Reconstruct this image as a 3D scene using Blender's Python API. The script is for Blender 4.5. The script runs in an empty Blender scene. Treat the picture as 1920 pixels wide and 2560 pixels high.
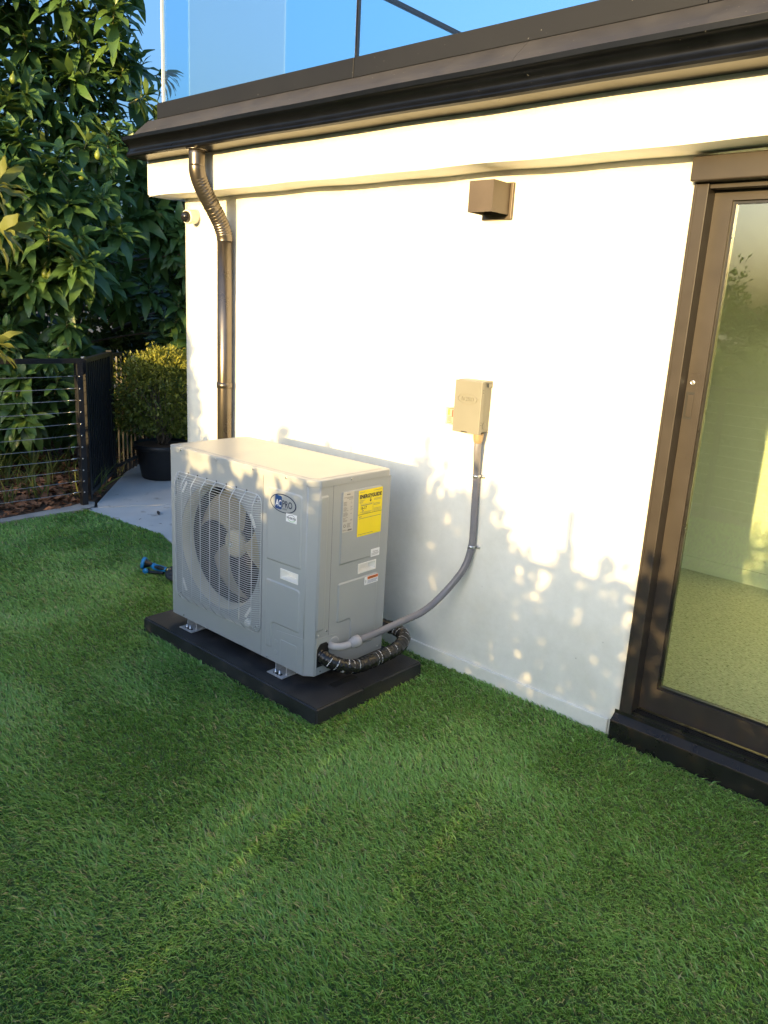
import bpy, bmesh, math, random
import numpy as np
from mathutils import Matrix, Vector
random.seed(7); RNG = np.random.default_rng(7)
scene = bpy.context.scene
COL = scene.collection
rad = math.radians

# ------------------------------------------------------------------ camera
RIGHT = Vector((0.742413, 0.667815, 0.053349)); DOWN = Vector((0.206565, -0.152431, -0.966486)); FWD = Vector((-0.637302, 0.728552, -0.251114))
CAM = Vector((1.52036, -2.77481, 1.62391)); FOCAL = 1935.05
cam = bpy.data.cameras.new('camera'); cam_o = bpy.data.objects.new('camera', cam); COL.objects.link(cam_o)
cam.sensor_fit = 'HORIZONTAL'; cam.sensor_width = 36.0; cam.lens = FOCAL / 1920 * 36.0
cam.clip_start = 0.05; cam.clip_end = 2000
m = Matrix.Identity(4)
for i in range(3):
    m[i][0] = RIGHT[i]; m[i][1] = -DOWN[i]; m[i][2] = -FWD[i]; m[i][3] = CAM[i]
cam_o.matrix_world = m
scene.camera = cam_o

# ------------------------------------------------------------------ sky, sun, exposure
SUN_TRAVEL = Vector((-0.165, 1.0, -0.13)).normalized()
TO_SUN = -SUN_TRAVEL
SUN_EL = math.asin(TO_SUN.z)
world = bpy.data.worlds.new('World'); scene.world = world; world.use_nodes = True
wn = world.node_tree
bg = wn.nodes['Background']
sky = wn.nodes.new('ShaderNodeTexSky'); sky.sky_type = 'NISHITA'; sky.sun_disc = False
sky.sun_elevation = SUN_EL
sky.sun_rotation = math.atan2(TO_SUN.x, TO_SUN.y)
sky.altitude = 0; sky.air_density = 1.0; sky.dust_density = 9.0; sky.ozone_density = 4.0
wn.links.new(sky.outputs[0], bg.inputs[0]); bg.inputs[1].default_value = 0.15
sun = bpy.data.lights.new('sun', 'SUN'); sun.energy = 2.0; sun.angle = rad(0.53); sun.color = (1.0, 0.69, 0.28)
sun_o = bpy.data.objects.new('sun', sun); COL.objects.link(sun_o); sun_o.location = (3, -12, 6)
sun_o.rotation_euler = SUN_TRAVEL.to_track_quat('-Z', 'Y').to_euler()
vs = scene.view_settings
vs.view_transform = 'Standard'; vs.look = 'None'; vs.gamma = 1.0; vs.exposure = 2.45; vs.use_curve_mapping = False

# ------------------------------------------------------------------ materials
def nodes(name):
    mt = bpy.data.materials.new(name); mt.use_nodes = True
    nt = mt.node_tree; b = nt.nodes['Principled BSDF']
    return mt, nt, b
def N(nt, t, **kw):
    n = nt.nodes.new(t)
    for k, v in kw.items():
        if k.startswith('i_'):
            key = k[2:]
            n.inputs[int(key) if key.isdigit() else key].default_value = v
        else: setattr(n, k, v)
    return n
def L(nt, a, ao, b, bi): nt.links.new(a.outputs[ao], b.inputs[bi])
def ramp(nt, stops):
    r = nt.nodes.new('ShaderNodeValToRGB'); e = r.color_ramp.elements
    while len(e) < len(stops): e.new(0.5)
    for el, (p, c) in zip(e, stops): el.position = p; el.color = (*c, 1)
    return r
def surf(name, col, rough=0.5, metal=0.0, var=0.12, scale=6.0, bump=0.0, bscale=200.0, spec=0.5, spots=None, rvar=0.1, detail=5):
    """base colour with uneven tone, roughness variation and fine relief"""
    mt, nt, b = nodes(name)
    tc = N(nt, 'ShaderNodeTexCoord')
    no = N(nt, 'ShaderNodeTexNoise'); no.inputs['Scale'].default_value = scale; no.inputs['Detail'].default_value = detail
    L(nt, tc, 'Object', no, 'Vector')
    lo = tuple(c * (1 - var) for c in col); hi = tuple(min(1, c * (1 + var)) for c in col)
    r = ramp(nt, [(0.3, lo), (0.7, hi)]); L(nt, no, 'Fac', r, 'Fac')
    out = (r, 'Color')
    if spots:
        sp = N(nt, 'ShaderNodeTexNoise'); sp.inputs['Scale'].default_value = spots[0]; sp.inputs['Detail'].default_value = 3
        L(nt, tc, 'Object', sp, 'Vector')
        rr = ramp(nt, [(spots[1], (0, 0, 0)), (spots[2], (1, 1, 1))]); L(nt, sp, 'Fac', rr, 'Fac')
        mx = N(nt, 'ShaderNodeMixRGB'); L(nt, rr, 'Color', mx, 'Fac'); L(nt, r, 'Color', mx, 'Color1'); mx.inputs['Color2'].default_value = (*spots[3], 1)
        out = (mx, 'Color')
    L(nt, out[0], out[1], b, 'Base Color')
    mr = N(nt, 'ShaderNodeMapRange'); mr.inputs['To Min'].default_value = max(0.02, rough - rvar); mr.inputs['To Max'].default_value = min(1, rough + rvar)
    L(nt, no, 'Fac', mr, 'Value'); L(nt, mr, 'Result', b, 'Roughness')
    b.inputs['Metallic'].default_value = metal; b.inputs['Specular IOR Level'].default_value = spec
    if bump:
        bn = N(nt, 'ShaderNodeTexNoise'); bn.inputs['Scale'].default_value = bscale; bn.inputs['Detail'].default_value = 4
        L(nt, tc, 'Object', bn, 'Vector')
        bp = N(nt, 'ShaderNodeBump'); bp.inputs['Strength'].default_value = bump; bp.inputs['Distance'].default_value = 0.004
        L(nt, bn, 'Fac', bp, 'Height'); L(nt, bp, 'Normal', b, 'Normal')
    return mt

def stucco():
    mt, nt, b = nodes('stucco')
    tc = N(nt, 'ShaderNodeTexCoord')
    n1 = N(nt, 'ShaderNodeTexNoise', i_Scale=1.7, i_Detail=6.0, i_Roughness=0.62); L(nt, tc, 'Object', n1, 'Vector')
    n2 = N(nt, 'ShaderNodeTexNoise', i_Scale=14.0, i_Detail=6.0, i_Roughness=0.7); L(nt, tc, 'Object', n2, 'Vector')
    r1 = ramp(nt, [(0.30, (0.66, 0.645, 0.575)), (0.52, (0.765, 0.755, 0.70)), (0.75, (0.80, 0.79, 0.745))]); L(nt, n1, 'Fac', r1, 'Fac')
    r2 = ramp(nt, [(0.3, (0.93, 0.93, 0.92)), (0.6, (1, 1, 1))]); L(nt, n2, 'Fac', r2, 'Fac')
    mx = N(nt, 'ShaderNodeMixRGB', blend_type='MULTIPLY'); mx.inputs['Fac'].default_value = 1
    L(nt, r1, 'Color', mx, 'Color1'); L(nt, r2, 'Color', mx, 'Color2')
    # small dark pits and scuffs
    v = N(nt, 'ShaderNodeTexVoronoi', i_Scale=7.0); L(nt, tc, 'Object', v, 'Vector')
    rv = ramp(nt, [(0.012, (0.45, 0.43, 0.40)), (0.03, (1, 1, 1))]); L(nt, v, 'Distance', rv, 'Fac')
    m2 = N(nt, 'ShaderNodeMixRGB', blend_type='MULTIPLY'); m2.inputs['Fac'].default_value = 0.6
    L(nt, mx, 'Color', m2, 'Color1'); L(nt, rv, 'Color', m2, 'Color2'); L(nt, m2, 'Color', b, 'Base Color')
    b.inputs['Roughness'].default_value = 0.75
    n3 = N(nt, 'ShaderNodeTexNoise', i_Scale=55.0, i_Detail=5.0); L(nt, tc, 'Object', n3, 'Vector')
    n4 = N(nt, 'ShaderNodeTexNoise', i_Scale=3.5, i_Detail=3.0); L(nt, tc, 'Object', n4, 'Vector')
    ad = N(nt, 'ShaderNodeMath', operation='MULTIPLY_ADD'); ad.inputs[1].default_value = 0.18
    L(nt, n3, 'Fac', ad, 0); L(nt, n4, 'Fac', ad, 2)
    bp = N(nt, 'ShaderNodeBump'); bp.inputs['Strength'].default_value = 0.22; bp.inputs['Distance'].default_value = 0.012
    L(nt, ad, 'Value', bp, 'Height'); L(nt, bp, 'Normal', b, 'Normal')
    return mt

def glass(name, tint, base, rough=0.0, diffuse_mix=None):
    mt = bpy.data.materials.new(name); mt.use_nodes = True; nt = mt.node_tree; nt.nodes.clear()
    out = N(nt, 'ShaderNodeOutputMaterial')
    tr = N(nt, 'ShaderNodeBsdfTransparent'); tr.inputs[0].default_value = (*tint, 1)
    gl = N(nt, 'ShaderNodeBsdfGlossy'); gl.inputs['Roughness'].default_value = rough; gl.inputs[0].default_value = (1, 1, 1, 1)
    lw = N(nt, 'ShaderNodeLayerWeight'); lw.inputs['Blend'].default_value = 0.5
    pw = N(nt, 'ShaderNodeMath', operation='POWER'); pw.inputs[1].default_value = 5.0; L(nt, lw, 'Facing', pw, 0)
    ma = N(nt, 'ShaderNodeMath', operation='MULTIPLY_ADD'); ma.inputs[1].default_value = 1 - base; ma.inputs[2].default_value = base
    L(nt, pw, 'Value', ma, 0)
    mx = N(nt, 'ShaderNodeMixShader'); L(nt, ma, 'Value', mx, 0); L(nt, tr, 0, mx, 1); L(nt, gl, 0, mx, 2)
    last = mx
    if diffuse_mix:
        df = N(nt, 'ShaderNodeBsdfDiffuse'); df.inputs[0].default_value = (*diffuse_mix[1], 1)
        m2 = N(nt, 'ShaderNodeMixShader'); m2.inputs[0].default_value = diffuse_mix[0]
        L(nt, mx, 0, m2, 1); L(nt, df, 0, m2, 2); last = m2
    L(nt, last, 0, out, 'Surface')
    return mt

def leaf_mat(name, dark, light, rough=0.38, trans=0.25, tcol=(0.25, 0.35, 0.05), rib=True):
    mt = bpy.data.materials.new(name); mt.use_nodes = True; nt = mt.node_tree
    b = nt.nodes['Principled BSDF']; out = nt.nodes['Material Output']
    at = N(nt, 'ShaderNodeAttribute', attribute_name='tint')
    mx = N(nt, 'ShaderNodeMixRGB'); mx.inputs['Color1'].default_value = (*dark, 1); mx.inputs['Color2'].default_value = (*light, 1)
    L(nt, at, 'Fac', mx, 'Fac')
    geo = N(nt, 'ShaderNodeNewGeometry')
    bk = N(nt, 'ShaderNodeMixRGB', blend_type='MIX'); L(nt, geo, 'Backfacing', bk, 'Fac'); L(nt, mx, 'Color', bk, 'Color1')
    lt = N(nt, 'ShaderNodeMixRGB'); lt.inputs['Fac'].default_value = 0.35; L(nt, mx, 'Color', lt, 'Color1'); lt.inputs['Color2'].default_value = (0.16, 0.19, 0.09, 1)
    L(nt, lt, 'Color', bk, 'Color2')
    L(nt, bk, 'Color', b, 'Base Color'); b.inputs['Roughness'].default_value = rough; b.inputs['Specular IOR Level'].default_value = 0.45
    tl = N(nt, 'ShaderNodeBsdfTranslucent'); tl.inputs[0].default_value = (*tcol, 1)
    ms = N(nt, 'ShaderNodeMixShader'); ms.inputs[0].default_value = trans
    L(nt, b, 0, ms, 1); L(nt, tl, 0, ms, 2); L(nt, ms, 0, out, 'Surface')
    return mt

MAT = {}
MAT['stucco'] = stucco()
MAT['bronze'] = surf('bronze_paint', (0.13, 0.10, 0.078), 0.42, 0.55, 0.08, 9, 0.02, 300, spots=(60, .70, .74, (0.30, 0.29, 0.27)))
MAT['gutter'] = surf('gutter_metal', (0.0035, 0.0042, 0.006), 0.30, 0.0, 0.25, 12, 0.03, 90, spots=(90, .74, .77, (0.08, 0.08, 0.08)), spec=0.25, rvar=0.06)
MAT['spout'] = surf('downspout_metal', (0.145, 0.128, 0.112), 0.30, 0.85, 0.10, 8, 0.02, 120)
MAT['fascia'] = surf('parapet_metal', (0.010, 0.0115, 0.016), 0.55, 0.0, 0.12, 3, 0.02, 120, spots=(75, .735, .765, (0.16, 0.16, 0.16)), spec=0.22)
MAT['drip'] = surf('drip_metal', (0.040, 0.037, 0.034), 0.5, 0.0, 0.18, 10, 0.04, 60, spots=(70, .73, .77, (0.25, 0.24, 0.22)))
MAT['frame'] = surf('door_bronze', (0.034, 0.028, 0.024), 0.42, 0.0, 0.08, 14, 0.02, 400, spots=(120, .76, .79, (0.16, 0.15, 0.14)), spec=0.3)
MAT['black_metal'] = surf('black_paint', (0.014, 0.014, 0.016), 0.38, 0.0, 0.2, 20, 0.04, 200, spots=(60, .73, .77, (0.16, 0.15, 0.14)))
MAT['sill'] = surf('sill_black', (0.012, 0.0115, 0.0115), 0.30, 0.0, 0.2, 18, 0.03, 150, spots=(60, .70, .76, (0.10, 0.10, 0.10)))
MAT['ac'] = surf('unit_paint', (0.345, 0.365, 0.378), 0.36, 0.0, 0.03, 5, 0.03, 900, spec=0.5)
MAT['ac_dark'] = surf('unit_inside', (0.006, 0.006, 0.006), 0.7, 0.0, 0.2, 40, 0.2, 120)
MAT['gap'] = surf('seam_shadow', (0.02, 0.02, 0.02), 0.8)
MAT['wire'] = surf('grille_wire', (0.55, 0.57, 0.59), 0.35, 0.2, 0.06, 30)
MAT['cream'] = surf('shroud_plastic', (0.55, 0.52, 0.42), 0.5, 0.0, 0.06, 8)
MAT['fan'] = surf('fan_plastic', (0.52, 0.46, 0.31), 0.45, 0.0, 0.08, 8)
MAT['white_plastic'] = surf('white_plastic', (0.80, 0.79, 0.76), 0.4, 0.0, 0.03, 10)
MAT['steel'] = surf('zinc_steel', (0.55, 0.56, 0.58), 0.28, 0.9, 0.12, 40)
MAT['foot'] = surf('foot_steel', (0.58, 0.58, 0.58), 0.35, 0.5, 0.08, 30)
MAT['pad'] = surf('pad_rubber', (0.022, 0.022, 0.024), 0.5, 0.0, 0.4, 9, 0.3, 260, spots=(7, .57, .72, (0.062, 0.054, 0.048)))
MAT['conduit'] = surf('conduit_pvc', (0.185, 0.18, 0.20), 0.38, 0.0, 0.06, 20)
MAT['fitting'] = surf('fitting_pvc', (0.36, 0.35, 0.36), 0.45, 0.0, 0.06, 20)
MAT['tan_box'] = surf('tan_paint', (0.205, 0.20, 0.165), 0.42, 0.0, 0.04, 9, 0.03, 500)
MAT['tan_hub'] = surf('tan_hub', (0.30, 0.215, 0.125), 0.45, 0.0, 0.06, 20)
MAT['yellow'] = surf('label_yellow', (0.86, 0.68, 0.0), 0.35, 0.0, 0.02, 10)
MAT['ink'] = surf('ink_black', (0.03, 0.025, 0.02), 0.5, 0.0, 0.05, 10)
MAT['grey_ink'] = surf('ink_grey', (0.16, 0.15, 0.14), 0.5, 0.0, 0.05, 10)
MAT['navy'] = surf('ink_navy', (0.008, 0.018, 0.06), 0.4, 0.0, 0.05, 10)
MAT['blue_logo'] = surf('ink_blue', (0.012, 0.055, 0.20), 0.4, 0.0, 0.05, 10)
MAT['label_white'] = surf('label_white', (0.80, 0.81, 0.84), 0.4, 0.0, 0.02, 10)
MAT['label_grey'] = surf('label_silver', (0.50, 0.48, 0.45), 0.35, 0.15, 0.03, 10)
MAT['orange'] = surf('label_orange', (0.80, 0.20, 0.03), 0.4, 0.0, 0.03, 10)
MAT['red'] = surf('label_red', (0.62, 0.06, 0.04), 0.4, 0.0, 0.03, 10)
MAT['green_led'] = surf('label_green', (0.35, 0.62, 0.03), 0.4, 0.0, 0.25, 60)
MAT['ring_green'] = surf('ink_green', (0.10, 0.42, 0.08), 0.4, 0.0, 0.05, 10)
MAT['concrete'] = surf('concrete', (0.56, 0.55, 0.525), 0.8, 0.0, 0.14, 2.2, 0.25, 160, spots=(9, .62, .75, (0.30, 0.28, 0.25)), detail=8)
MAT['concrete_old'] = surf('curb_concrete', (0.38, 0.36, 0.33), 0.85, 0.0, 0.2, 5, 0.3, 120)
MAT['soil'] = surf('soil', (0.10, 0.065, 0.042), 0.9, 0.0, 0.4, 5, 0.8, 40)
MAT['earth'] = surf('earth', (0.14, 0.12, 0.08), 0.9, 0.0, 0.3, 0.6, 0.5, 20)
MAT['turf'] = surf('turf_backing', (0.10, 0.15, 0.05), 0.9, 0.0, 0.35, 40, 0.5, 300)
MAT['pot'] = surf('pot_plastic', (0.016, 0.016, 0.017), 0.42, 0.0, 0.2, 10, 0.05, 60)
MAT['bark'] = surf('bark', (0.16, 0.12, 0.085), 0.85, 0.0, 0.35, 14, 0.7, 45)
MAT['twig'] = surf('twig', (0.20, 0.19, 0.08), 0.7, 0.0, 0.25, 20)
MAT['fruit'] = surf('fruit_skin', (0.17, 0.22, 0.035), 0.42, 0.0, 0.25, 25, 0.2, 120)
MAT['cable'] = surf('steel_cable', (0.60, 0.60, 0.60), 0.3, 0.9, 0.1, 80)
MAT['nozzle_black'] = surf('nozzle_black', (0.015, 0.016, 0.018), 0.3, 0.0, 0.1, 20)
MAT['nozzle_blue'] = surf('nozzle_blue', (0.015, 0.20, 0.48), 0.35, 0.0, 0.08, 20)
MAT['brass'] = surf('brass', (0.72, 0.50, 0.20), 0.25, 1.0, 0.1, 30)
MAT['hose_dark'] = surf('hose_fabric', (0.02, 0.026, 0.034), 0.6, 0.0, 0.3, 60, 0.3, 200)
MAT['cam_white'] = surf('camera_shell', (0.70, 0.67, 0.60), 0.35, 0.0, 0.03, 10)
MAT['lens_black'] = surf('camera_dome', (0.012, 0.012, 0.014), 0.06, 0.0, 0.05, 10, rvar=0.02)
MAT['brown_light'] = surf('lamp_bronze', (0.105, 0.082, 0.062), 0.45, 0.25, 0.10, 12, 0.02, 300)
MAT['inner_wall'] = surf('room_paint', (0.76, 0.77, 0.72), 0.7, 0.0, 0.03, 2)
MAT['door_glass'] = glass('door_glass', (0.935, 0.985, 0.885), 0.12)
MAT['rail_glass'] = glass('balustrade_glass', (0.88, 0.96, 0.98), 0.03)
MAT['pale_glass'] = glass('pale_glass', (0.95, 0.98, 0.985), 0.04, diffuse_mix=(0.20, (0.75, 0.84, 0.86)))  # balustrade glass with a pale diffuse colour mixed in
MAT['clear_plastic'] = glass('clear_plastic', (0.93, 0.89, 0.82), 0.08, rough=0.05, diffuse_mix=(0.10, (0.8, 0.7, 0.55)))
MAT['dry_leaf'] = surf('dry_leaf', (0.27, 0.125, 0.06), 0.7, 0.0, 0.45, 30)
MAT['dark_leaf'] = surf('fallen_dark_leaf', (0.045, 0.035, 0.028), 0.7, 0.0, 0.3, 30)
MAT['avocado'] = leaf_mat('avocado_leaf', (0.062, 0.135, 0.040), (0.145, 0.24, 0.06), 0.36, 0.20, (0.22, 0.34, 0.04))
MAT['loquat'] = leaf_mat('loquat_leaf', (0.10, 0.13, 0.025), (0.26, 0.26, 0.05), 0.42, 0.25, (0.32, 0.36, 0.06))
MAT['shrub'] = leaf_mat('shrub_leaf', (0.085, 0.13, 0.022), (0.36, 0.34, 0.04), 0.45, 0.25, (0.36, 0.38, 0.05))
MAT['hedge'] = leaf_mat('hedge_leaf', (0.035, 0.070, 0.018), (0.10, 0.15, 0.03), 0.45, 0.2, (0.2, 0.3, 0.05))
MAT['weed'] = leaf_mat('weed_leaf', (0.06, 0.10, 0.02), (0.24, 0.25, 0.06), 0.5, 0.25, (0.3, 0.35, 0.06))

def floor_speckle():
    mt, nt, b = nodes('speckled_floor')
    tc = N(nt, 'ShaderNodeTexCoord')
    mp = N(nt, 'ShaderNodeMapping'); mp.inputs['Scale'].default_value = (1, 2.2, 1); L(nt, tc, 'Object', mp, 'Vector')
    n = N(nt, 'ShaderNodeTexNoise', i_Scale=62.0, i_Detail=3.0, i_Roughness=0.65); L(nt, mp, 'Vector', n, 'Vector')
    r = ramp(nt, [(0.33, (0.10, 0.10, 0.09)), (0.43, (0.50, 0.49, 0.45)), (0.60, (0.66, 0.65, 0.60)), (0.70, (0.82, 0.81, 0.76))]); L(nt, n, 'Fac', r, 'Fac')
    L(nt, r, 'Color', b, 'Base Color'); b.inputs['Roughness'].default_value = 0.6
    return mt
MAT['floor'] = floor_speckle()

def hose_wrap():
    mt, nt, b = nodes('printed_wrap')
    uv = N(nt, 'ShaderNodeUVMap'); uv.uv_map = 'UVMap'
    sp = N(nt, 'ShaderNodeSeparateXYZ'); L(nt, uv, 'UV', sp, 'Vector')
    # a helical line of print: phase = length*k + turn
    k = N(nt, 'ShaderNodeMath', operation='MULTIPLY_ADD'); k.inputs[1].default_value = 29.0
    L(nt, sp, 'X', k, 0); 
    t5 = N(nt, 'ShaderNodeMath', operation='MULTIPLY'); t5.inputs[1].default_value = 1.0; L(nt, sp, 'Y', t5, 0); L(nt, t5, 'Value', k, 2)
    jc = N(nt, 'ShaderNodeCombineXYZ'); L(nt, sp, 'X', jc, 'X'); jn = N(nt, 'ShaderNodeTexNoise', i_Scale=22.0, i_Detail=0.0); L(nt, jc, 'Vector', jn, 'Vector')
    ja = N(nt, 'ShaderNodeMath', operation='MULTIPLY_ADD'); ja.inputs[1].default_value = 1.6; L(nt, jn, 'Fac', ja, 0); L(nt, k, 'Value', ja, 2)
    fr = N(nt, 'ShaderNodeMath', operation='FRACT'); L(nt, ja, 'Value', fr, 0)
    lt = N(nt, 'ShaderNodeMath', operation='LESS_THAN'); lt.inputs[1].default_value = 0.12; L(nt, fr, 'Value', lt, 0)
    # letters: broken along the turn
    cb = N(nt, 'ShaderNodeCombineXYZ'); L(nt, sp, 'Y', cb, 'Y'); L(nt, sp, 'X', cb, 'X')
    mp = N(nt, 'ShaderNodeMapping'); mp.inputs['Scale'].default_value = (160, 34, 1); L(nt, cb, 'Vector', mp, 'Vector')
    no = N(nt, 'ShaderNodeTexNoise', i_Scale=1.0, i_Detail=1.0); L(nt, mp, 'Vector', no, 'Vector')
    g = N(nt, 'ShaderNodeMath', operation='GREATER_THAN'); g.inputs[1].default_value = 0.47; L(nt, no, 'Fac', g, 0)
    # whole stretches without print
    mp2 = N(nt, 'ShaderNodeMapping'); mp2.inputs['Scale'].default_value = (9, 2.3, 1); L(nt, cb, 'Vector', mp2, 'Vector')
    n2 = N(nt, 'ShaderNodeTexNoise', i_Scale=1.0, i_Detail=0.0); L(nt, mp2, 'Vector', n2, 'Vector')
    g2 = N(nt, 'ShaderNodeMath', operation='GREATER_THAN'); g2.inputs[1].default_value = 0.47; L(nt, n2, 'Fac', g2, 0)
    m1 = N(nt, 'ShaderNodeMath', operation='MULTIPLY'); L(nt, lt, 'Value', m1, 0); L(nt, g, 'Value', m1, 1)
    m2 = N(nt, 'ShaderNodeMath', operation='MULTIPLY'); L(nt, m1, 'Value', m2, 0); L(nt, g2, 'Value', m2, 1)
    mx = N(nt, 'ShaderNodeMixRGB'); mx.inputs['Color1'].default_value = (0.014, 0.013, 0.013, 1); mx.inputs['Color2'].default_value = (0.62, 0.62, 0.62, 1)
    L(nt, m2, 'Value', mx, 'Fac'); L(nt, mx, 'Color', b, 'Base Color'); b.inputs['Roughness'].default_value = 0.24
    tc = N(nt, 'ShaderNodeTexCoord'); bn = N(nt, 'ShaderNodeTexNoise', i_Scale=46.0, i_Detail=3.0); L(nt, tc, 'Object', bn, 'Vector')
    bp = N(nt, 'ShaderNodeBump'); bp.inputs['Strength'].default_value = 0.5; bp.inputs['Distance'].default_value = 0.01; L(nt, bn, 'Fac', bp, 'Height'); L(nt, bp, 'Normal', b, 'Normal')
    return mt
MAT['wrap'] = hose_wrap()

def grass_mat():
    mt, nt, b = nodes('grass_blade')
    at = N(nt, 'ShaderNodeAttribute', attribute_name='tint')
    r = ramp(nt, [(0.0, (0.25, 0.22, 0.10)), (0.10, (0.09, 0.20, 0.036)), (0.5, (0.20, 0.41, 0.085)), (0.8, (0.29, 0.51, 0.145)), (0.93, (0.38, 0.57, 0.20)), (1.0, (0.50, 0.44, 0.23))])
    L(nt, at, 'Fac', r, 'Fac'); L(nt, r, 'Color', b, 'Base Color'); b.inputs['Roughness'].default_value = 0.42; b.inputs['Specular IOR Level'].default_value = 0.4
    out = nt.nodes['Material Output']
    tl = N(nt, 'ShaderNodeBsdfTranslucent'); tl.inputs[0].default_value = (0.32, 0.52, 0.10, 1)
    ms = N(nt, 'ShaderNodeMixShader'); ms.inputs[0].default_value = 0.28
    L(nt, b, 0, ms, 1); L(nt, tl, 0, ms, 2); L(nt, ms, 0, out, 'Surface')
    return mt
MAT['grass'] = grass_mat()

# ------------------------------------------------------------------ build helpers
ROOT = {}
def inv_of(parent):
    return ROOT.get(parent.name, Matrix.Identity(4)).inverted() if parent else Matrix.Identity(4)
def thing(name, label, cat, loc=(0, 0, 0), rotz=0.0, group=None):
    o = bpy.data.objects.new(name, None); COL.objects.link(o); o.empty_display_size = 0.1
    o.location = loc; o.rotation_euler = (0, 0, rotz)
    o['label'] = label; o['category'] = cat
    if group: o['group'] = group
    ROOT[o.name] = Matrix.Translation(Vector(loc)) @ Matrix.Rotation(rotz, 4, 'Z')
    return o
def obj(name, bm, mat, parent=None, smooth=False, local=False):
    """bm (a bmesh, in world coordinates unless local) becomes one mesh object"""
    me = bpy.data.meshes.new(name)
    if isinstance(bm, bmesh.types.BMesh):
        if parent and not local: bmesh.ops.transform(bm, matrix=inv_of(parent), verts=bm.verts)
        bmesh.ops.recalc_face_normals(bm, faces=bm.faces)
        if smooth:
            for f in bm.faces: f.smooth = True
        bm.to_mesh(me); bm.free()
    else: me = bm
    o = bpy.data.objects.new(name, me); COL.objects.link(o)
    if mat: me.materials.append(MAT[mat] if isinstance(mat, str) else mat)
    if parent:
        o.parent = parent; ROOT[o.name] = ROOT[parent.name]
    else: ROOT[o.name] = Matrix.Identity(4)
    return o
def part(name, me, parent, loc=None, mw=None):
    """a further object sharing mesh data, placed by matrix in the root's local space"""
    o = bpy.data.objects.new(name, me); COL.objects.link(o); o.parent = parent; ROOT[o.name] = ROOT[parent.name]
    if loc is not None: o.location = loc
    if mw is not None: o.matrix_basis = mw
    return o
def tag(o, label, cat, group=None):
    o['label'] = label; o['category'] = cat
    if group: o['group'] = group
    return o
def structure(o): o['kind'] = 'structure'; return o
def stuff(o): o['kind'] = 'stuff'; return o

def box(lo, hi, bev=0.0, seg=2, bm=None):
    b2 = bmesh.new()
    bmesh.ops.create_cube(b2, size=1)
    lo, hi = Vector(lo), Vector(hi)
    for v in b2.verts: v.co = Vector((lo[i] + (v.co[i] + .5) * (hi[i] - lo[i]) for i in range(3)))
    if bev: bmesh.ops.bevel(b2, geom=b2.edges[:], offset=bev, segments=seg, profile=0.5, affect='EDGES')
    if bm is None: return b2
    return join(bm, b2)
def join(bm, b2):
    me = bpy.data.meshes.new('tmp'); b2.to_mesh(me); b2.free(); bm.from_mesh(me); bpy.data.meshes.remove(me); return bm
def prism(pts, to3, a, b):
    """polygon pts (u,v) swept from depth a to b; to3(u,v,d) gives a point"""
    bm = bmesh.new()
    A = [bm.verts.new(to3(u, v, a)) for u, v in pts]; B = [bm.verts.new(to3(u, v, b)) for u, v in pts]
    bm.faces.new(A); bm.faces.new(B[::-1]); n = len(pts)
    for i in range(n): bm.faces.new((A[i], B[i], B[(i + 1) % n], A[(i + 1) % n]))
    return bm
def plate(outer, holes, to3, d0, d1):
    """flat sheet with holes, from depth d0 (front) to d1"""
    bm = bmesh.new(); loops = []
    for pts in [outer] + holes:
        vs_ = [bm.verts.new((u, v, 0)) for u, v in pts]
        loops.append(vs_)
        for i in range(len(vs_)): bm.edges.new((vs_[i], vs_[(i + 1) % len(vs_)]))
    bmesh.ops.triangle_fill(bm, use_beauty=True, use_dissolve=False, edges=bm.edges[:])
    front = bm.faces[:]
    vm = {}
    for v in bm.verts[:]: vm[v] = bm.verts.new((v.co.x, v.co.y, 1))
    for f in front: bm.faces.new([vm[v] for v in reversed(f.verts)])
    for lp in loops:
        for i in range(len(lp)):
            a, b = lp[i], lp[(i + 1) % len(lp)]
            bm.faces.new((a, b, vm[b], vm[a]))
    for v in bm.verts: v.co = Vector(to3(v.co.x, v.co.y, d1 if v.co.z > .5 else d0))
    return bm
def rounded(pts, r, n=5):
    """round the corners of a polygon; r a number or list"""
    out = []; k = len(pts)
    for i in range(k):
        p0, p, p1 = Vector(pts[i - 1]), Vector(pts[i]), Vector(pts[(i + 1) % k])
        rr = r[i] if isinstance(r, (list, tuple)) else r
        if rr <= 0: out.append(tuple(p)); continue
        d0 = (p0 - p).normalized(); d1 = (p1 - p).normalized()
        ang = d0.angle(d1); t = min(rr / math.tan(ang / 2), (p0 - p).length * .49, (p1 - p).length * .49)
        a, b = p + d0 * t, p + d1 * t
        for j in range(n + 1):
            s = j / n; q = a * (1 - s) ** 2 + p * 2 * s * (1 - s) + b * s * s
            out.append((q.x, q.y))
    return out
def rect(u0, u1, v0, v1): return [(u0, v0), (u1, v0), (u1, v1), (u0, v1)]
def circle(cu, cv, r, n=64, sv=1.0): return [(cu + r * math.cos(2 * math.pi * i / n), cv + sv * r * math.sin(2 * math.pi * i / n)) for i in range(n)]
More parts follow.
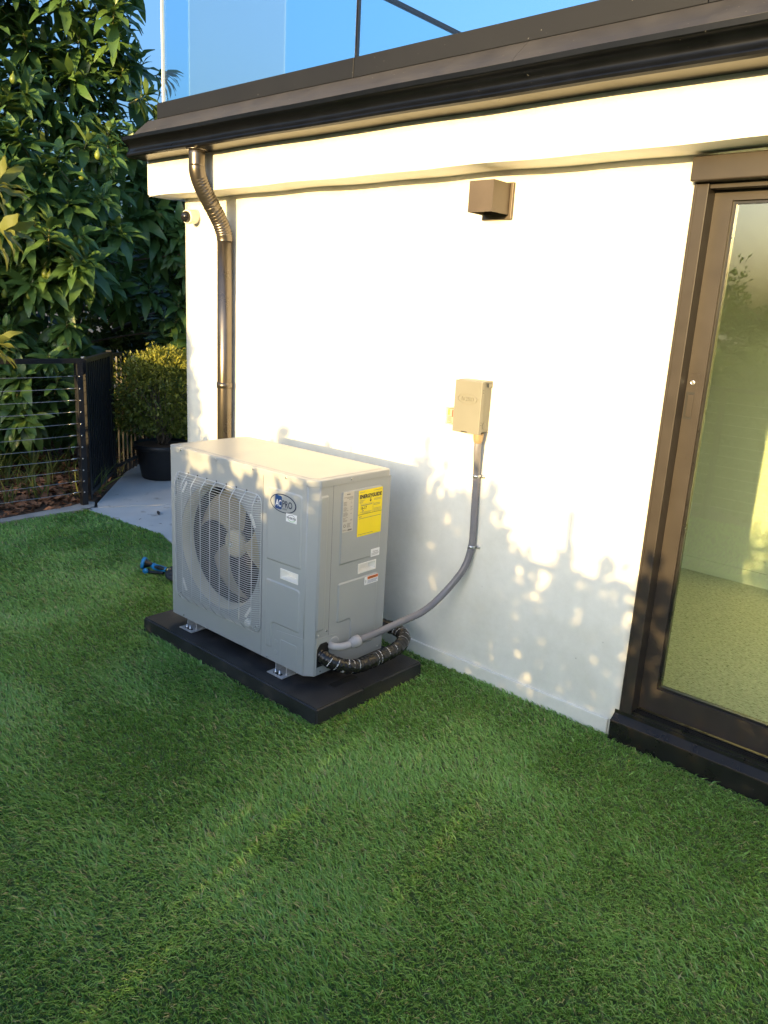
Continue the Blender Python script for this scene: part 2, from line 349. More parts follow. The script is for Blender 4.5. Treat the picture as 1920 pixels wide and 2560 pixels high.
def inset(pts, d):
    """offset a polygon inwards by d (either winding)"""
    k = len(pts); area = sum(pts[i][0] * pts[(i + 1) % k][1] - pts[(i + 1) % k][0] * pts[i][1] for i in range(k))
    s = 1 if area > 0 else -1; out = []
    for i in range(k):
        p0, p, p1 = Vector(pts[i - 1]), Vector(pts[i]), Vector(pts[(i + 1) % k])
        e0, e1 = (p - p0), (p1 - p)
        if e0.length < 1e-7 or e1.length < 1e-7: out.append(tuple(p)); continue
        n0 = Vector((-e0.y, e0.x)).normalized() * s; n1 = Vector((-e1.y, e1.x)).normalized() * s
        nn = n0 + n1
        if nn.length < 1e-6: nn = n0
        nn.normalize(); c = max(0.35, nn.dot(n0)); q = p + nn * (d / c); out.append((q.x, q.y))
    return out
def plateau(pts, to3, h, w=0.006):
    """a pressed-out field of sheet metal with a soft edge; depth runs outwards"""
    bm = bmesh.new(); rings = []
    for s, z in ((0, 0.0), (0.25, 0.12), (0.5, 0.5), (0.75, 0.88), (1.0, 1.0)):
        rings.append([bm.verts.new(to3(u, v, -h * z)) for u, v in inset(pts, w * s)])
    k = len(pts)
    for a, b in zip(rings, rings[1:]):
        for i in range(k):
            f = bm.faces.new((a[i], a[(i + 1) % k], b[(i + 1) % k], b[i])); f.smooth = True
    cap = [bm.edges.get((rings[-1][i], rings[-1][(i + 1) % k])) for i in range(k)]
    bmesh.ops.triangle_fill(bm, use_beauty=True, use_dissolve=False, edges=cap)
    return bm
def tube(pts, r, n=12, closed=False, caps=True, uv=False, bm=None):
    """swept circle; r a number or list"""
    pts = [Vector(p) for p in pts]; k = len(pts)
    bm = bm or bmesh.new()
    tang = []
    for i in range(k):
        a = pts[i - 1] if (i or closed) else pts[0]; b = pts[(i + 1) % k] if (i < k - 1 or closed) else pts[-1]
        tang.append((b - a).normalized())
    up = Vector((0, 0, 1)) if abs(tang[0].z) < .9 else Vector((0, 1, 0))
    x = tang[0].cross(up).normalized(); rings = []; dist = 0; ds = []
    for i in range(k):
        x = (x - tang[i] * x.dot(tang[i])).normalized(); y = tang[i].cross(x)
        rr = r[i] if isinstance(r, (list, tuple)) else r
        rings.append([bm.verts.new(pts[i] + (x * math.cos(2 * math.pi * j / n) + y * math.sin(2 * math.pi * j / n)) * rr) for j in range(n)])
        if i: dist += (pts[i] - pts[i - 1]).length
        ds.append(dist)
    lay = bm.loops.layers.uv.new('UVMap') if uv else None
    rng_ = range(k if closed else k - 1)
    for i in rng_:
        for j in range(n):
            q = (i + 1) % k; j2 = (j + 1) % n
            f = bm.faces.new((rings[i][j], rings[i][j2], rings[q][j2], rings[q][j])); f.smooth = True
            if uv:
                for lp, (d_, t_) in zip(f.loops, ((ds[i], j / n), (ds[i], (j + 1) / n), (ds[q], (j + 1) / n), (ds[q], j / n))): lp[lay].uv = (d_, t_)
    if caps and not closed: bm.faces.new(rings[0][::-1]); bm.faces.new(rings[-1])
    return bm
def spline(ctrl, n=60):
    """Catmull-Rom through control points"""
    P = [Vector(c) for c in ctrl]; P = [P[0] * 2 - P[1]] + P + [P[-1] * 2 - P[-2]]
    out = []; segs = len(P) - 3
    for i in range(n + 1):
        t = i / n * segs; s = min(int(t), segs - 1); t -= s
        p0, p1, p2, p3 = P[s:s + 4]
        out.append(0.5 * ((2 * p1) + (p2 - p0) * t + (2 * p0 - 5 * p1 + 4 * p2 - p3) * t * t + (3 * p1 - p0 - 3 * p2 + p3) * t ** 3))
    return out
def lathe(prof, centre, axis=(0, 0, 1), n=32, bm=None):
    """profile (radius, height) turned round axis"""
    bm = bm or bmesh.new(); ax = Vector(axis).normalized(); x = ax.orthogonal().normalized(); y = ax.cross(x); c = Vector(centre)
    rings = [[bm.verts.new(c + ax * h + (x * math.cos(2 * math.pi * j / n) + y * math.sin(2 * math.pi * j / n)) * max(r, 1e-5)) for j in range(n)] for r, h in prof]
    for a, b in zip(rings, rings[1:]):
        for j in range(n):
            f = bm.faces.new((a[j], a[(j + 1) % n], b[(j + 1) % n], b[j])); f.smooth = True
    bm.faces.new(rings[0][::-1]); bm.faces.new(rings[-1])
    return bm
def text_bm(s, size, to3, u, v, d, width=None, bold=0.0, depth=0.0, italic=0.0, align='CENTER'):
    """letters as flat (or raised) mesh, centred at (u,v) on a surface"""
    cu = bpy.data.curves.new('lettering', 'FONT'); cu.body = s; cu.size = size; cu.align_x = 'LEFT'; cu.offset = bold; cu.shear = italic; cu.resolution_u = 3
    if depth: cu.extrude = depth
    o = bpy.data.objects.new('lettering', cu); COL.objects.link(o)
    dg = bpy.context.evaluated_depsgraph_get(); me = bpy.data.meshes.new_from_object(o.evaluated_get(dg))
    bpy.data.objects.remove(o); bpy.data.curves.remove(cu)
    bm = bmesh.new(); bm.from_mesh(me); bpy.data.meshes.remove(me)
    xs = [w.co.x for w in bm.verts]; ys = [w.co.y for w in bm.verts]
    cx, cy = (min(xs) + max(xs)) / 2, (min(ys) + max(ys)) / 2
    k = width / (max(xs) - min(xs)) if width else 1.0
    for w in bm.verts: w.co = Vector(to3(u + (w.co.x - cx) * k, v + (w.co.y - cy), d - w.co.z))
    return bm
def np_mesh(name, V, F, tint=None):
    """mesh from arrays: V (n,3), F (m,k)"""
    me = bpy.data.meshes.new(name); nv = len(V); nf, k = F.shape
    me.vertices.add(nv); me.vertices.foreach_set('co', np.ascontiguousarray(V, np.float32).ravel())
    me.loops.add(nf * k); me.loops.foreach_set('vertex_index', np.ascontiguousarray(F, np.int32).ravel())
    me.polygons.add(nf); me.polygons.foreach_set('loop_start', np.arange(0, nf * k, k, dtype=np.int32)); me.polygons.foreach_set('loop_total', np.full(nf, k, np.int32))
    me.update(calc_edges=True)
    if tint is not None:
        at = me.attributes.new('tint', 'FLOAT', 'POINT'); at.data.foreach_set('value', np.ascontiguousarray(tint, np.float32))
    me.polygons.foreach_set('use_smooth', np.ones(nf, bool))
    return me

# ================================================================== SETTING
bm = bmesh.new(); bmesh.ops.create_grid(bm, x_segments=2, y_segments=2, size=300)
bmesh.ops.translate(bm, verts=bm.verts, vec=(0, 0, -0.06)); structure(obj('ground', bm, 'earth'))
# garden soil behind the fence
bm = prism([(-12, -6), (-4.16, -6), (-4.22, 0.20), (-5.46, 1.42), (-5.46, 8), (-12, 8)], lambda u, v, d: (u, v, d), -0.055, -0.006); structure(obj('garden_bed', bm, 'soil'))
# lawn sheet
LAWN = [(-4.03, -3.9), (4.4, -3.9), (4.4, -0.002), (-2.56, -0.002), (-3.12, 0.145), (-3.54, 0.112), (-4.02, 0.07)]
structure(obj('lawn', prism(LAWN, lambda u, v, d: (u, v, d), -0.05, 0.004), 'turf'))
# concrete path with joint, split into two slabs, and the kerb strip under the fence
path = structure(obj('path', prism([(-4.10, 0.165), (-2.57, 0.16), (-2.57, 1.2), (-3.56, 1.2)][:0] or [(-4.08, 0.085), (-3.54, 0.125), (-3.12, 0.158), (-2.60, 0.02), (-2.60, 1.58), (-3.25, 1.62), (-3.93, 0.44), (-4.062, 0.175)], lambda u, v, d: (u, v, d), -0.05, 0.002), 'concrete'))
obj('slab', prism([(-4.07, 0.182), (-3.94, 0.448), (-3.262, 1.625), (-2.60, 1.60), (-2.60, 7.0), (-5.4, 7.0), (-5.43, 1.39), (-5.10, 1.02), (-4.18, 0.235)], lambda u, v, d: (u, v, d), -0.05, 0.0035), 'concrete', path)
kerb = structure(obj('kerb', prism([(-4.17, -6.0), (-4.045, -6.0), (-4.045, -0.55), (-4.05, 0.078), (-4.09, 0.16), (-4.20, 0.225), (-4.26, 0.18), (-4.19, 0.02), (-4.14, -0.5)], lambda u, v, d: (u, v, d), -0.05, 0.012), 'concrete_old'))

# ------------------------------------------------------------------ house
XL, XD = -2.569, 0.413
house = thing('house', 'white stucco house wall with dark metal parapet above and a glazed opening', 'house', (-2.569, 0, 0))
def uneven_wall(x0, x1, z0, z1, y):
    bm = bmesh.new(); nx, nz = max(2, int((x1 - x0) / .06)), max(2, int((z1 - z0) / .06))
    g = [[bm.verts.new((x0 + (x1 - x0) * i / nx, y + (0 if i in (0, nx) or j in (0, nz) else random.gauss(0, .0006) + .0022 * math.sin(x0 + i * .31) * math.sin(j * .27 + 1)), z0 + (z1 - z0) * j / nz)) for j in range(nz + 1)] for i in range(nx + 1)]
    for i in range(nx):
        for j in range(nz): bm.faces.new((g[i][j], g[i + 1][j], g[i + 1][j + 1], g[i][j + 1])).smooth = True
    # thickness
    back = [[(x0, y + .15, z0), (x1, y + .15, z0), (x1, y + .15, z1), (x0, y + .15, z1)]]
    b = [bm.verts.new(p) for p in back[0]]; bm.faces.new(b[::-1])
    bm.faces.new([g[i][0] for i in range(nx + 1)][::-1] + [b[0], b[1]]); bm.faces.new([g[i][nz] for i in range(nx + 1)] + [b[2], b[3]])
    bm.faces.new([g[0][j] for j in range(nz + 1)] + [b[3], b[0]]); bm.faces.new([g[nx][j] for j in range(nz + 1)][::-1] + [b[1], b[2]])
    return bm
obj('wall', uneven_wall(XL, XD, -0.05, 2.40, 0.0), 'stucco', house)
obj('wall', box((3.0, 0, -0.05), (4.4, .15, 2.40)), 'stucco', house)
obj('side_wall', box((XL, .1503, -0.05), (XL + .15, 7, 2.40)), 'stucco', house)
obj('base_trim', box((XL - .004, -.013, -.03), (XD - .046, .002, .072), .004), 'stucco', house)
# projecting beam under the eaves, its lower edge slightly uneven
bm = bmesh.new(); nx = 90; pr = [(-.167, 2.187), (-.167, 2.392), (-.003, 2.392), (-.003, 2.187)]
rows = []
for i in range(nx + 1):
    x = -2.69 + (4.4 + 2.69) * i / nx; w = .0035 * math.sin(i * .7) * math.sin(i * .23 + 1)
    rows.append([bm.verts.new((x, y + (w * .6 if y < -.1 else 0), z + (w if z < 2.3 else 0))) for y, z in pr])
for a, b in zip(rows, rows[1:]):
    for j in range(4): bm.faces.new((a[j], b[j], b[(j + 1) % 4], a[(j + 1) % 4]))
bm.faces.new(rows[0]); bm.faces.new(rows[-1][::-1])
bmesh.ops.bevel(bm, geom=[e for e in bm.edges if abs(e.verts[0].co.y + .167) < .01 and abs(e.verts[1].co.y + .167) < .01 and abs(e.verts[0].co.x - e.verts[1].co.x) > .01], offset=.008, segments=2, affect='EDGES')
obj('beam', bm, 'stucco', house)
obj('beam_return', box((-2.69, -.0025, 2.19), (XL - .0005, 7, 2.392), .004), 'stucco', house)
obj('roof_slab', box((-2.56, -.10, 2.40), (4.4, 7, 2.60)), 'fascia', house)
# drip apron: sloping strip between gutter and parapet
for x0, x1 in ((-2.672, -.2), (-.1985, 2.2), (2.2015, 4.4)):
    obj('drip_edge', prism([(-.262, 2.40), (-.262, 2.492), (-.235, 2.520), (-.168, 2.579), (-.101, 2.579), (-.101, 2.40)], lambda u, v, d: (d, u, v), x0, x1), 'drip', house)
for x0, x1 in ((-2.585, -1.0745), (-1.0725, .43), (.432, 1.93), (1.932, 4.4)):
    obj('fascia_panel', box((x0, -.165, 2.5815), (x1, -.09, 2.661), .0025), 'fascia', house)
obj('fascia_return', box((-2.585, -.0895, 2.5815), (-2.50, 7, 2.661), .0025), 'fascia', house)
# the room behind the sliding door
obj('inner_wall', box((-2.40, 2.18, -.05), (3.2, 2.30, 2.40)), 'inner_wall', house)
obj('inner_wall', box((3.2, .151, -.05), (3.3, 2.30, 2.40)), 'inner_wall', house)
obj('ceiling', box((-2.40, .151, 2.37), (3.2, 2.1795, 2.395)), 'inner_wall', house)
obj('inner_wall', box((-2.405, .1508, -.05), (-2.395, 2.1795, 2.369)), 'inner_wall', house)
obj('room_floor', box((-2.394, .152, -.05), (3.1995, 2.1795, .10)), 'floor', house)
obj('skirting', box((-2.394, 2.166, .1005), (3.199, 2.1797, .19), .002), 'inner_wall', house)

# ------------------------------------------------------------------ gutter
gut = thing('gutter', 'long dark bronze roof gutter with ogee front under the grey parapet', 'gutter', (-2.68, -.25, 2.37))
prof = [(-.168, 2.372), (-.285, 2.372), (-.298, 2.377), (-.300, 2.386), (-.293, 2.396), (-.286, 2.408), (-.285, 2.420), (-.292, 2.432), (-.305, 2.442), (-.318, 2.449), (-.325, 2.453), (-.326, 2.470), (-.315, 2.472), (-.312, 2.462), (-.168, 2.462)]
x0, x1 = -2.68, 4.4
bm = bmesh.new(); ring = []
for i in range(31):
    x = x0 + (x1 - x0) * i / 30; w = .0015 * math.sin(i * 1.7)
    ring.append([bm.verts.new((x, y + w, z + w)) for y, z in prof])
for a, b in zip(ring, ring[1:]):
    for j in range(len(prof)):
        f = bm.faces.new((a[j], b[j], b[(j + 1) % len(prof)], a[(j + 1) % len(prof)])); f.smooth = 3 <= j <= 9
obj('trough', bm, 'gutter', gut)
obj('end_cap', prism([(y * 1.0 - (.003 if y < -.2 else 0), z + (.002 if z > 2.46 else -.002)) for y, z in prof], lambda u, v, d: (d, u, v), -2.6835, -2.6795), 'gutter', gut)

# ------------------------------------------------------------------ downspout
ds = thing('downspout', 'round bronze downspout with crimped double bend beside the wall corner', 'downspout', (-2.115, -.05, 0))
R_ = .043; xt, yt, xb, yb = -2.098, -.245, -2.122, -.052
obj('outlet_pipe', tube([(xt, yt, 2.378), (xt, yt, 2.345), (xt, yt, 2.30), (xt, yt, 2.285)], [R_ - .001] * 4, 40), 'spout', ds)
obj('outlet_flange', tube([(xt, yt, 2.371), (xt, yt, 2.3655)], [R_ + .014, R_ + .006], 32), 'spout', ds)
def bend(z0, z1, y0, y1, xa, xb_, crimp, flip):
    pts, rs = [], []
    n = 150
    for i in range(n + 1):
        t = i / n
        s = t * t * (3 - 2 * t)
        pts.append((xa + (xb_ - xa) * s, y0 + (y1 - y0) * s, z0 + (z1 - z0) * t))
    for i in range(n + 1):
        t = i / n; r = R_
        rs.append(r)
    return pts, rs
pts, rs = bend(2.29, 1.945, yt, yb, xt, xb, 0, 0)
# crimped tube: creases run round the inner side of each bend
def crimped(pts, r, n=40):
    bm = bmesh.new(); rings = []; k = len(pts); P = [Vector(p) for p in pts]
    for i in range(k):
        t = i / (k - 1); tg = (P[min(i + 1, k - 1)] - P[max(i - 1, 0)]).normalized()
        x = Vector((1, 0, 0)); x = (x - tg * x.dot(tg)).normalized(); y = tg.cross(x)
        in1, in2 = .14 < t < .47, .55 < t < .90
        ph = (t - .14) / .33 * 9 if in1 else ((t - .55) / .35 * 9 if in2 else 0)
        saw = 1 - (ph % 1.0)
        row = []
        for j in range(n):
            a = 2 * math.pi * j / n; dv = x * math.cos(a) + y * math.sin(a)
            front = dv.dot(Vector((0.55, -.8, 0)))       # seen side
            side = dv.dot(Vector((.9, 0, 0)))
            w = max(0.0, min(1.0, .75 + 1.0 * (dv.y if in1 else -dv.y * .6) + .5 * side)) if (in1 or in2) else 0
            row.append(bm.verts.new(P[i] + dv * (r - .0065 * w * saw ** 3 + (.0018 * w))))
        rings.append(row)
    for a, b in zip(rings, rings[1:]):
        for j in range(n): bm.faces.new((a[j], a[(j + 1) % n], b[(j + 1) % n], b[j])).smooth = True
    return bm
obj('crimped_elbow', crimped(pts, R_), 'spout', ds)
mid = Vector(pts[75]); tg = (Vector(pts[77]) - Vector(pts[73])).normalized()
obj('elbow_collar', tube([mid - tg * .002, mid + tg * .002], R_ + .002, 40), 'spout', ds)
obj('pipe', tube([(xb, yb, 1.952), (xb, yb, 1.2), (xb, yb, .02)], [R_ - .0015] * 3, 40), 'spout', ds)
obj('pipe_joint', tube([(xb, yb, 1.182), (xb, yb, 1.150)], [R_ + .0015] * 2, 40), 'spout', ds)

# ------------------------------------------------------------------ roof balustrade
bal = thing('glass_balustrade', 'clear frameless glass balustrade standing on the roof parapet', 'balustrade', (-2.53, -.147, 2.60))
obj('pane', box((-2.532, -.153, 2.60), (-1.083, -.141, 3.66), .001), 'rail_glass', bal)
obj('pane', box((-1.066, -.153, 2.60), (.62, -.141, 3.66), .001), 'rail_glass', bal)
obj('pane', box((.632, -.153, 2.60), (2.3, -.141, 3.66), .001), 'rail_glass', bal)
obj('pane', box((-2.538, -.138, 2.60), (-2.526, .004, 3.66), .001), 'rail_glass', bal)
obj('pane', box((-2.538, .010, 2.60), (-2.526, .70, 3.66), .001), 'pale_glass', bal)['label'] = 'paler side pane'
obj('pane', box((-2.538, .712, 2.60), (-2.526, 2.9, 3.66), .001), 'rail_glass', bal)
obj('edge_strip', box((-2.547, -.156, 2.60), (-2.5395, -.139, 3.66)), 'white_plastic', bal)
obj('seam_strip', box((-1.0815, -.154, 2.60), (-1.0765, -.140, 3.66)), 'black_metal', bal)
obj('seam_strip', box((-1.0715, -.154, 2.60), (-1.0675, -.140, 3.66)), 'black_metal', bal)
obj('top_rail', box((-2.548, .74, 3.661), (-2.516, 2.92, 3.690), .003), 'fascia', bal)

# ------------------------------------------------------------------ sliding door
door = thing('sliding_door', 'dark bronze framed sliding glass door with reflections of trees', 'sliding door', (1.4, .05, 0))
obj('jamb', box((.4135, -.006, .1255), (.456, .128, 2.094), .0025), 'frame', door)
obj('jamb_cover', box((.4075, -.0095, .1258), (.4165, .02, 2.094), .001), 'frame', door)
obj('jamb', box((2.955, -.006, .1255), (2.9995, .128, 2.094), .0025), 'frame', door)
obj('header', box((.404, -.046, 2.0955), (3.01, .14, 2.1735), .004), 'frame', door)
obj('header_track', box((.457, .004, 2.078), (2.954, .05, 2.0953)), 'frame', door)
bm = prism([(-.036, -.03), (-.036, .086), (-.033, .0895), (-.003, .1105), (-.003, .125), (.1505, .125), (.1505, -.03)], lambda u, v, d: (d, u, v), .388, 3.02)
obj('sill', bm, 'sill', door)
obj('sill_lip', box((.3875, -.0385, .0855), (3.021, -.0340, .0915), .001), 'frame', door)
for y in (.004, .016, .028, .044):
    obj('sill_track', box((.457, y, .1252), (2.954, y + .005, .138)), 'sill', door)
def leaf_panel(x0, x1, y0, handle):
    y1 = y0 + .042; gx0, gx1, gz0, gz1 = x0 + .061, x1 - .061, .240, 2.045
    a = obj('panel_frame', plate(rect(x0, x1, .1395, 2.0815), [rect(gx0, gx1, gz0, gz1)], lambda u, v, d: (u, d, v), y0, y1), 'frame', door)
    obj('glazing_bead', plate(rect(gx0 - .0005, gx1 + .0005, gz0 - .0005, gz1 + .0005), [rect(gx0 + .010, gx1 - .010, gz0 + .010, gz1 - .010)], lambda u, v, d: (u, d, v), y0 + .012, y0 + .034), 'sill', a)
    g = obj('pane', box((gx0 + .006, y0 + .018, gz0 + .006), (gx1 - .006, y0 + .026, gz1 - .006)), 'door_glass', door)
    return a
pf = leaf_panel(.456, 1.72, .060, True)
leaf_panel(1.66, 2.954, .106, False)
hx = .4745
obj('lock_plate', box((.4565, .0588, 1.155), (.4955, .0605, 1.467), .0008), 'frame', pf)
bm = plate(rounded(rect(.4605, .4885, 1.303, 1.400), .002), [rounded(rect(.4665, .4885 - .0005, 1.309, 1.394), .001)], lambda u, v, d: (u, d, v), .0575, .0590)
obj('handle_recess', prism(rect(.4600, .4895, 1.302, 1.401), lambda u, v, d: (u, d, v), .0582, .0592), 'gap', pf); bm.free()
obj('handle', box((.468, .0545, 1.311), (.4895, .0585, 1.392), .0015), 'frame', pf)
obj('lock_cylinder', lathe([(.0095, 0), (.0095, .004), (.008, .0055), (.0035, .0055), (.003, .004)], (.4775, .0590, 1.434), (0, -1, 0), 24), 'steel', pf)

# ------------------------------------------------------------------ wall light
wl = thing('wall_light', 'bronze cube up and down wall light on the stucco wall', 'wall light', (-.38, 0, 2.0))
obj('back_plate', box((-.450, -.0165, 2.004), (-.310, -.0005, 2.142), .002), 'brown_light', wl)
X0, X1, Y0, Y1, Z0, Z1 = -.437, -.322, -.134, -.020, 2.020, 2.136; T = .003
obj('shade', plate(rect(X0, X1, Y0, Y1), [rect(X0 + T, X1 - T, Y0 + T, Y1 - T)], lambda u, v, d: (u, v, d), Z0, Z1), 'brown_light', wl)
obj('lamp_holder', box((X0 + .03, Y0 + .03, Z0 + .025), (X1 - .03, Y1 - .001, Z1 - .03), .002), 'brown_light', wl)
obj('bracket', box((X0 + .02, Y1 - .0005, Z0 + .02), (X1 - .02, -.0168, Z1 - .02)), 'brown_light', wl)

# ------------------------------------------------------------------ security camera
sc_ = thing('security_camera', 'small white dome security camera under the eaves at the wall corner', 'security camera', (-2.47, 0, 2.09))
ax = Vector((.22, -1, -.12)).normalized(); base = Vector((-2.462, -.001, 2.088))
obj('mount', lathe([(.040, 0), (.040, .012), (.036, .016)], base, (0, -1, 0), 32), 'cam_white', sc_)
obj('shell', lathe([(.038, .006), (.039, .03), (.040, .062), (.038, .074), (.033, .079), (.031, .075)], base, ax, 32), 'cam_white', sc_)
obj('dome', lathe([(.031, .072), (.030, .084), (.026, .095), (.018, .103), (.008, .107), (0, .108)], base, ax, 32), 'lens_black', sc_)

# ------------------------------------------------------------------ disconnect box, surge protector
db = thing('disconnect_box', 'tan metal electrical disconnect box with embossed oval on the white wall', 'electrical box', (-.40, 0, 1.14))
obj('body', box((-.458, -.066, 1.146), (-.340, -.0005, 1.352), .002), 'tan_box', db)
obj('rain_hood', box((-.463, -.070, 1.3525), (-.335, -.001, 1.362), .002), 'tan_box', db)
for x in (-.4635, -.3395): obj('hood_lip', box((x, -.030, 1.335), (x + .005, -.001, 1.352)), 'tan_box', db)
cov = obj('cover', box((-.466, -.088, 1.139), (-.328, -.0665, 1.3595), .002), 'tan_box', db)
f3 = lambda u, v, d: (u, -.0882 + d, v)
obj('embossed_oval', plate(circle(-.398, 1.284, .050, 48, .42), [circle(-.398, 1.284, .0475, 48, .40)], f3, -.0022, .0015), 'tan_box', cov)
obj('embossed_lettering', text_bm('ACPRO', .026, f3, -.398, 1.284, .0, width=.066, depth=.0022), 'tan_box', cov)
obj('padlock_slot', prism(rect(-.418, -.388, 1.142, 1.146), f3, -.0012, .0004), 'ink', cov)
for z in (1.325, 1.315, 1.19, 1.18): obj('rivet', lathe([(.0022, 0), (.0018, .001)], (-.3282, -.075, z), (1, 0, 0), 10), 'ink', cov)
obj('knockout', lathe([(.014, 0), (.014, .0012), (.012, .0014)], (-.3402, -.034, 1.172), (1, 0, 0), 24), 'tan_box', db)
sp = thing('surge_protector', 'small clear surge protector with coloured label on the left of the tan box', 'surge protector', (-.50, 0, 1.16))
obj('housing', box((-.518, -.075, 1.160), (-.4725, -.012, 1.238), .003), 'clear_plastic', sp)
obj('inner_core', box((-.513, -.066, 1.166), (-.477, -.016, 1.231), .001), 'tan_hub', sp)
s3 = lambda u, v, d: (u, -.0665 + d, v)
obj('printed_label', prism(rect(-.510, -.480, 1.170, 1.2285), s3, -.0006, .0003), 'label_grey', sp)
obj('indicator', prism(rect(-.5085, -.5005, 1.202, 1.226), s3, -.0013, -.0007), 'green_led', sp)
obj('red_stripe', prism(rect(-.4875, -.4815, 1.195, 1.226), s3, -.0013, -.0007), 'red', sp)
bm = bmesh.new()
for i in range(7):
    z = 1.1745 + i * .0036; join(bm, prism(rect(-.508, -.484 - .003 * (i % 3), z, z + .0012), s3, -.0013, -.0007))
obj('print', bm, 'grey_ink', sp)
obj('nipple', tube([(-.4735, -.04, 1.198), (-.4585, -.04, 1.198)], .012, 16), 'tan_hub', sp)

# ------------------------------------------------------------------ conduit
cd = thing('conduit', 'grey flexible electrical conduit curving from the tan box down to the unit', 'conduit', (-.36, -.02, 1.1))
way = [(-.3575, -.043, 1.105), (-.358, -.042, 1.06), (-.364, -.026, 1.00), (-.3665, -.0185, .948), (-.362, -.0185, .80), (-.359, -.0185, .70), (-.3605, -.0195, .625), (-.377, -.042, .524), (-.430, -.10, .409), (-.462, -.20, .337), (-.501, -.33, .3005), (-.535, -.46, .272), (-.553, -.53, .258)]
pth = spline(way, 260)
rr = [.0158 + .0005 * (1 if i % 2 else -1) for i in range(len(pth))]
obj('tube', tube(pth, rr, 16), 'conduit', cd)
obj('box_connector', lathe([(.014, 0), (.017, .004), (.021, .018), (.0225, .035), (.0225, .044)], (-.3575, -.043, 1.0955), (0, 0, 1), 20), 'tan_hub', cd)
e = Vector(way[-1]); dr = (Vector(pth[-1]) - Vector(pth[-8])).normalized()
obj('compression_nut', lathe([(.018, 0), (.0255, .003), (.0265, .012), (.0255, .030), (.021, .034), (.020, .05)], e - dr * .012, dr, 14), 'fitting', cd)
elb = spline([e + dr * .03, e + dr * .055, e + dr * .078 + Vector((-.012, -.004, 0)), (-.600, -.624, .2445), (-.618, -.627, .2440)], 24)
obj('elbow', tube(elb, .0165, 18), 'fitting', cd)
for x, z in ((-.3665, .948), (-.3605, .628)):
    s = obj('strap', tube([(x, -.0185, z - .006), (x, -.0185, z + .006)], .0178, 20), 'steel', cd)
    obj('strap_tab', box((x + .014, -.006, z - .007), (x + .036, -.0012, z + .007), .0008), 'steel', s)
    obj('screw', lathe([(.0068, 0), (.0065, .004), (.004, .006)], (x + .027, -.006, z), (0, -1, 0), 8), 'steel', s)

# ------------------------------------------------------------------ equipment pad
pad = thing('equipment_pad', 'black rubbery equipment pad lying on the artificial turf', 'pad', (-1.10, -.506, 0))
PX0, PX1, PY0, PY1, PZ = -1.735, -.473, -.835, -.177, .078
bm = box((PX0, PY0, -.01), (PX1, PY1, PZ))
for v in bm.verts:
    if v.co.z < 0: v.co.x += .004 * (1 if v.co.x < -1 else -1) * -1; v.co.y += .004 * (1 if v.co.y < -.5 else -1) * -1
bmesh.ops.bevel(bm, geom=[e_ for e_ in bm.edges], offset=.007, segments=3, affect='EDGES')
obj('slab', bm, 'pad', pad)
obj('edge_clip', box((PX1 - .020, -.5635, .048), (PX1 + .0025, -.452, PZ + .0012), .0012), 'pad', pad)
obj('recessed_badge', plate(rect(-.60, -.555, -.655, -.505), [rect(-.597, -.558, -.652, -.508)], lambda u, v, d: (u, v, d), PZ - .001, PZ + .0016), 'pad', pad)
obj('badge_face', prism(rect(-.5965, -.5585, -.6515, -.5085), lambda u, v, d: (u, v, d), PZ - .001, PZ + .0005), 'ac_dark', pad)

# ------------------------------------------------------------------ outdoor unit
W, D, H = .98, .454, .839
UO = (-1.600, -.754, .128); UR = .010
ac = thing('heat_pump_unit', 'grey outdoor heat pump unit with round fan grille on a black pad', 'air conditioner', UO, UR)
front = lambda u, v, d: (u, d, v)              # d > 0 goes into the unit
side = lambda u, v, d: (W - d, u, v)
def A(name, bm, mat, parent=None, smooth=False): return obj(name, bm, mat, parent or ac, smooth, local=True)
CX, CZ, FR = .366, .422, .288
ZL = .8105
# front panel with the fan opening
A('front_panel', plate(rect(.004, .6715, 0, ZL), [circle(CX, CZ, FR, 72)], front, 0, .012), 'ac')
# rolled lip and cream shroud
bm = lathe([(FR + .012, 0), (FR + .004, .001), (FR - .001, .006), (FR - .003, .02)], (CX, -.0012, CZ), (0, 1, 0), 72)
bmesh.ops.delete(bm, geom=[f for f in bm.faces if len(f.verts) > 4], context='FACES'); A('opening_lip', bm, 'ac')
bm = lathe([(FR - .0005, 0), (FR - .008, .010), (FR - .014, .026), (FR - .016, .055)], (CX, .004, CZ), (0, 1, 0), 72)
bmesh.ops.delete(bm, geom=[f for f in bm.faces if len(f.verts) > 4], context='FACES'); A('shroud', bm, 'cream')
# dark inside: coil wall behind the fan
bm = lathe([(FR - .016, 0), (FR - .010, .01), (FR - .010, .26)], (CX, .062, CZ), (0, 1, 0), 48)
bmesh.ops.delete(bm, geom=[f for f in bm.faces if len(f.verts) > 4 and f.calc_center_median().y < .1], context='FACES'); A('fan_chamber', bm, 'ac_dark')
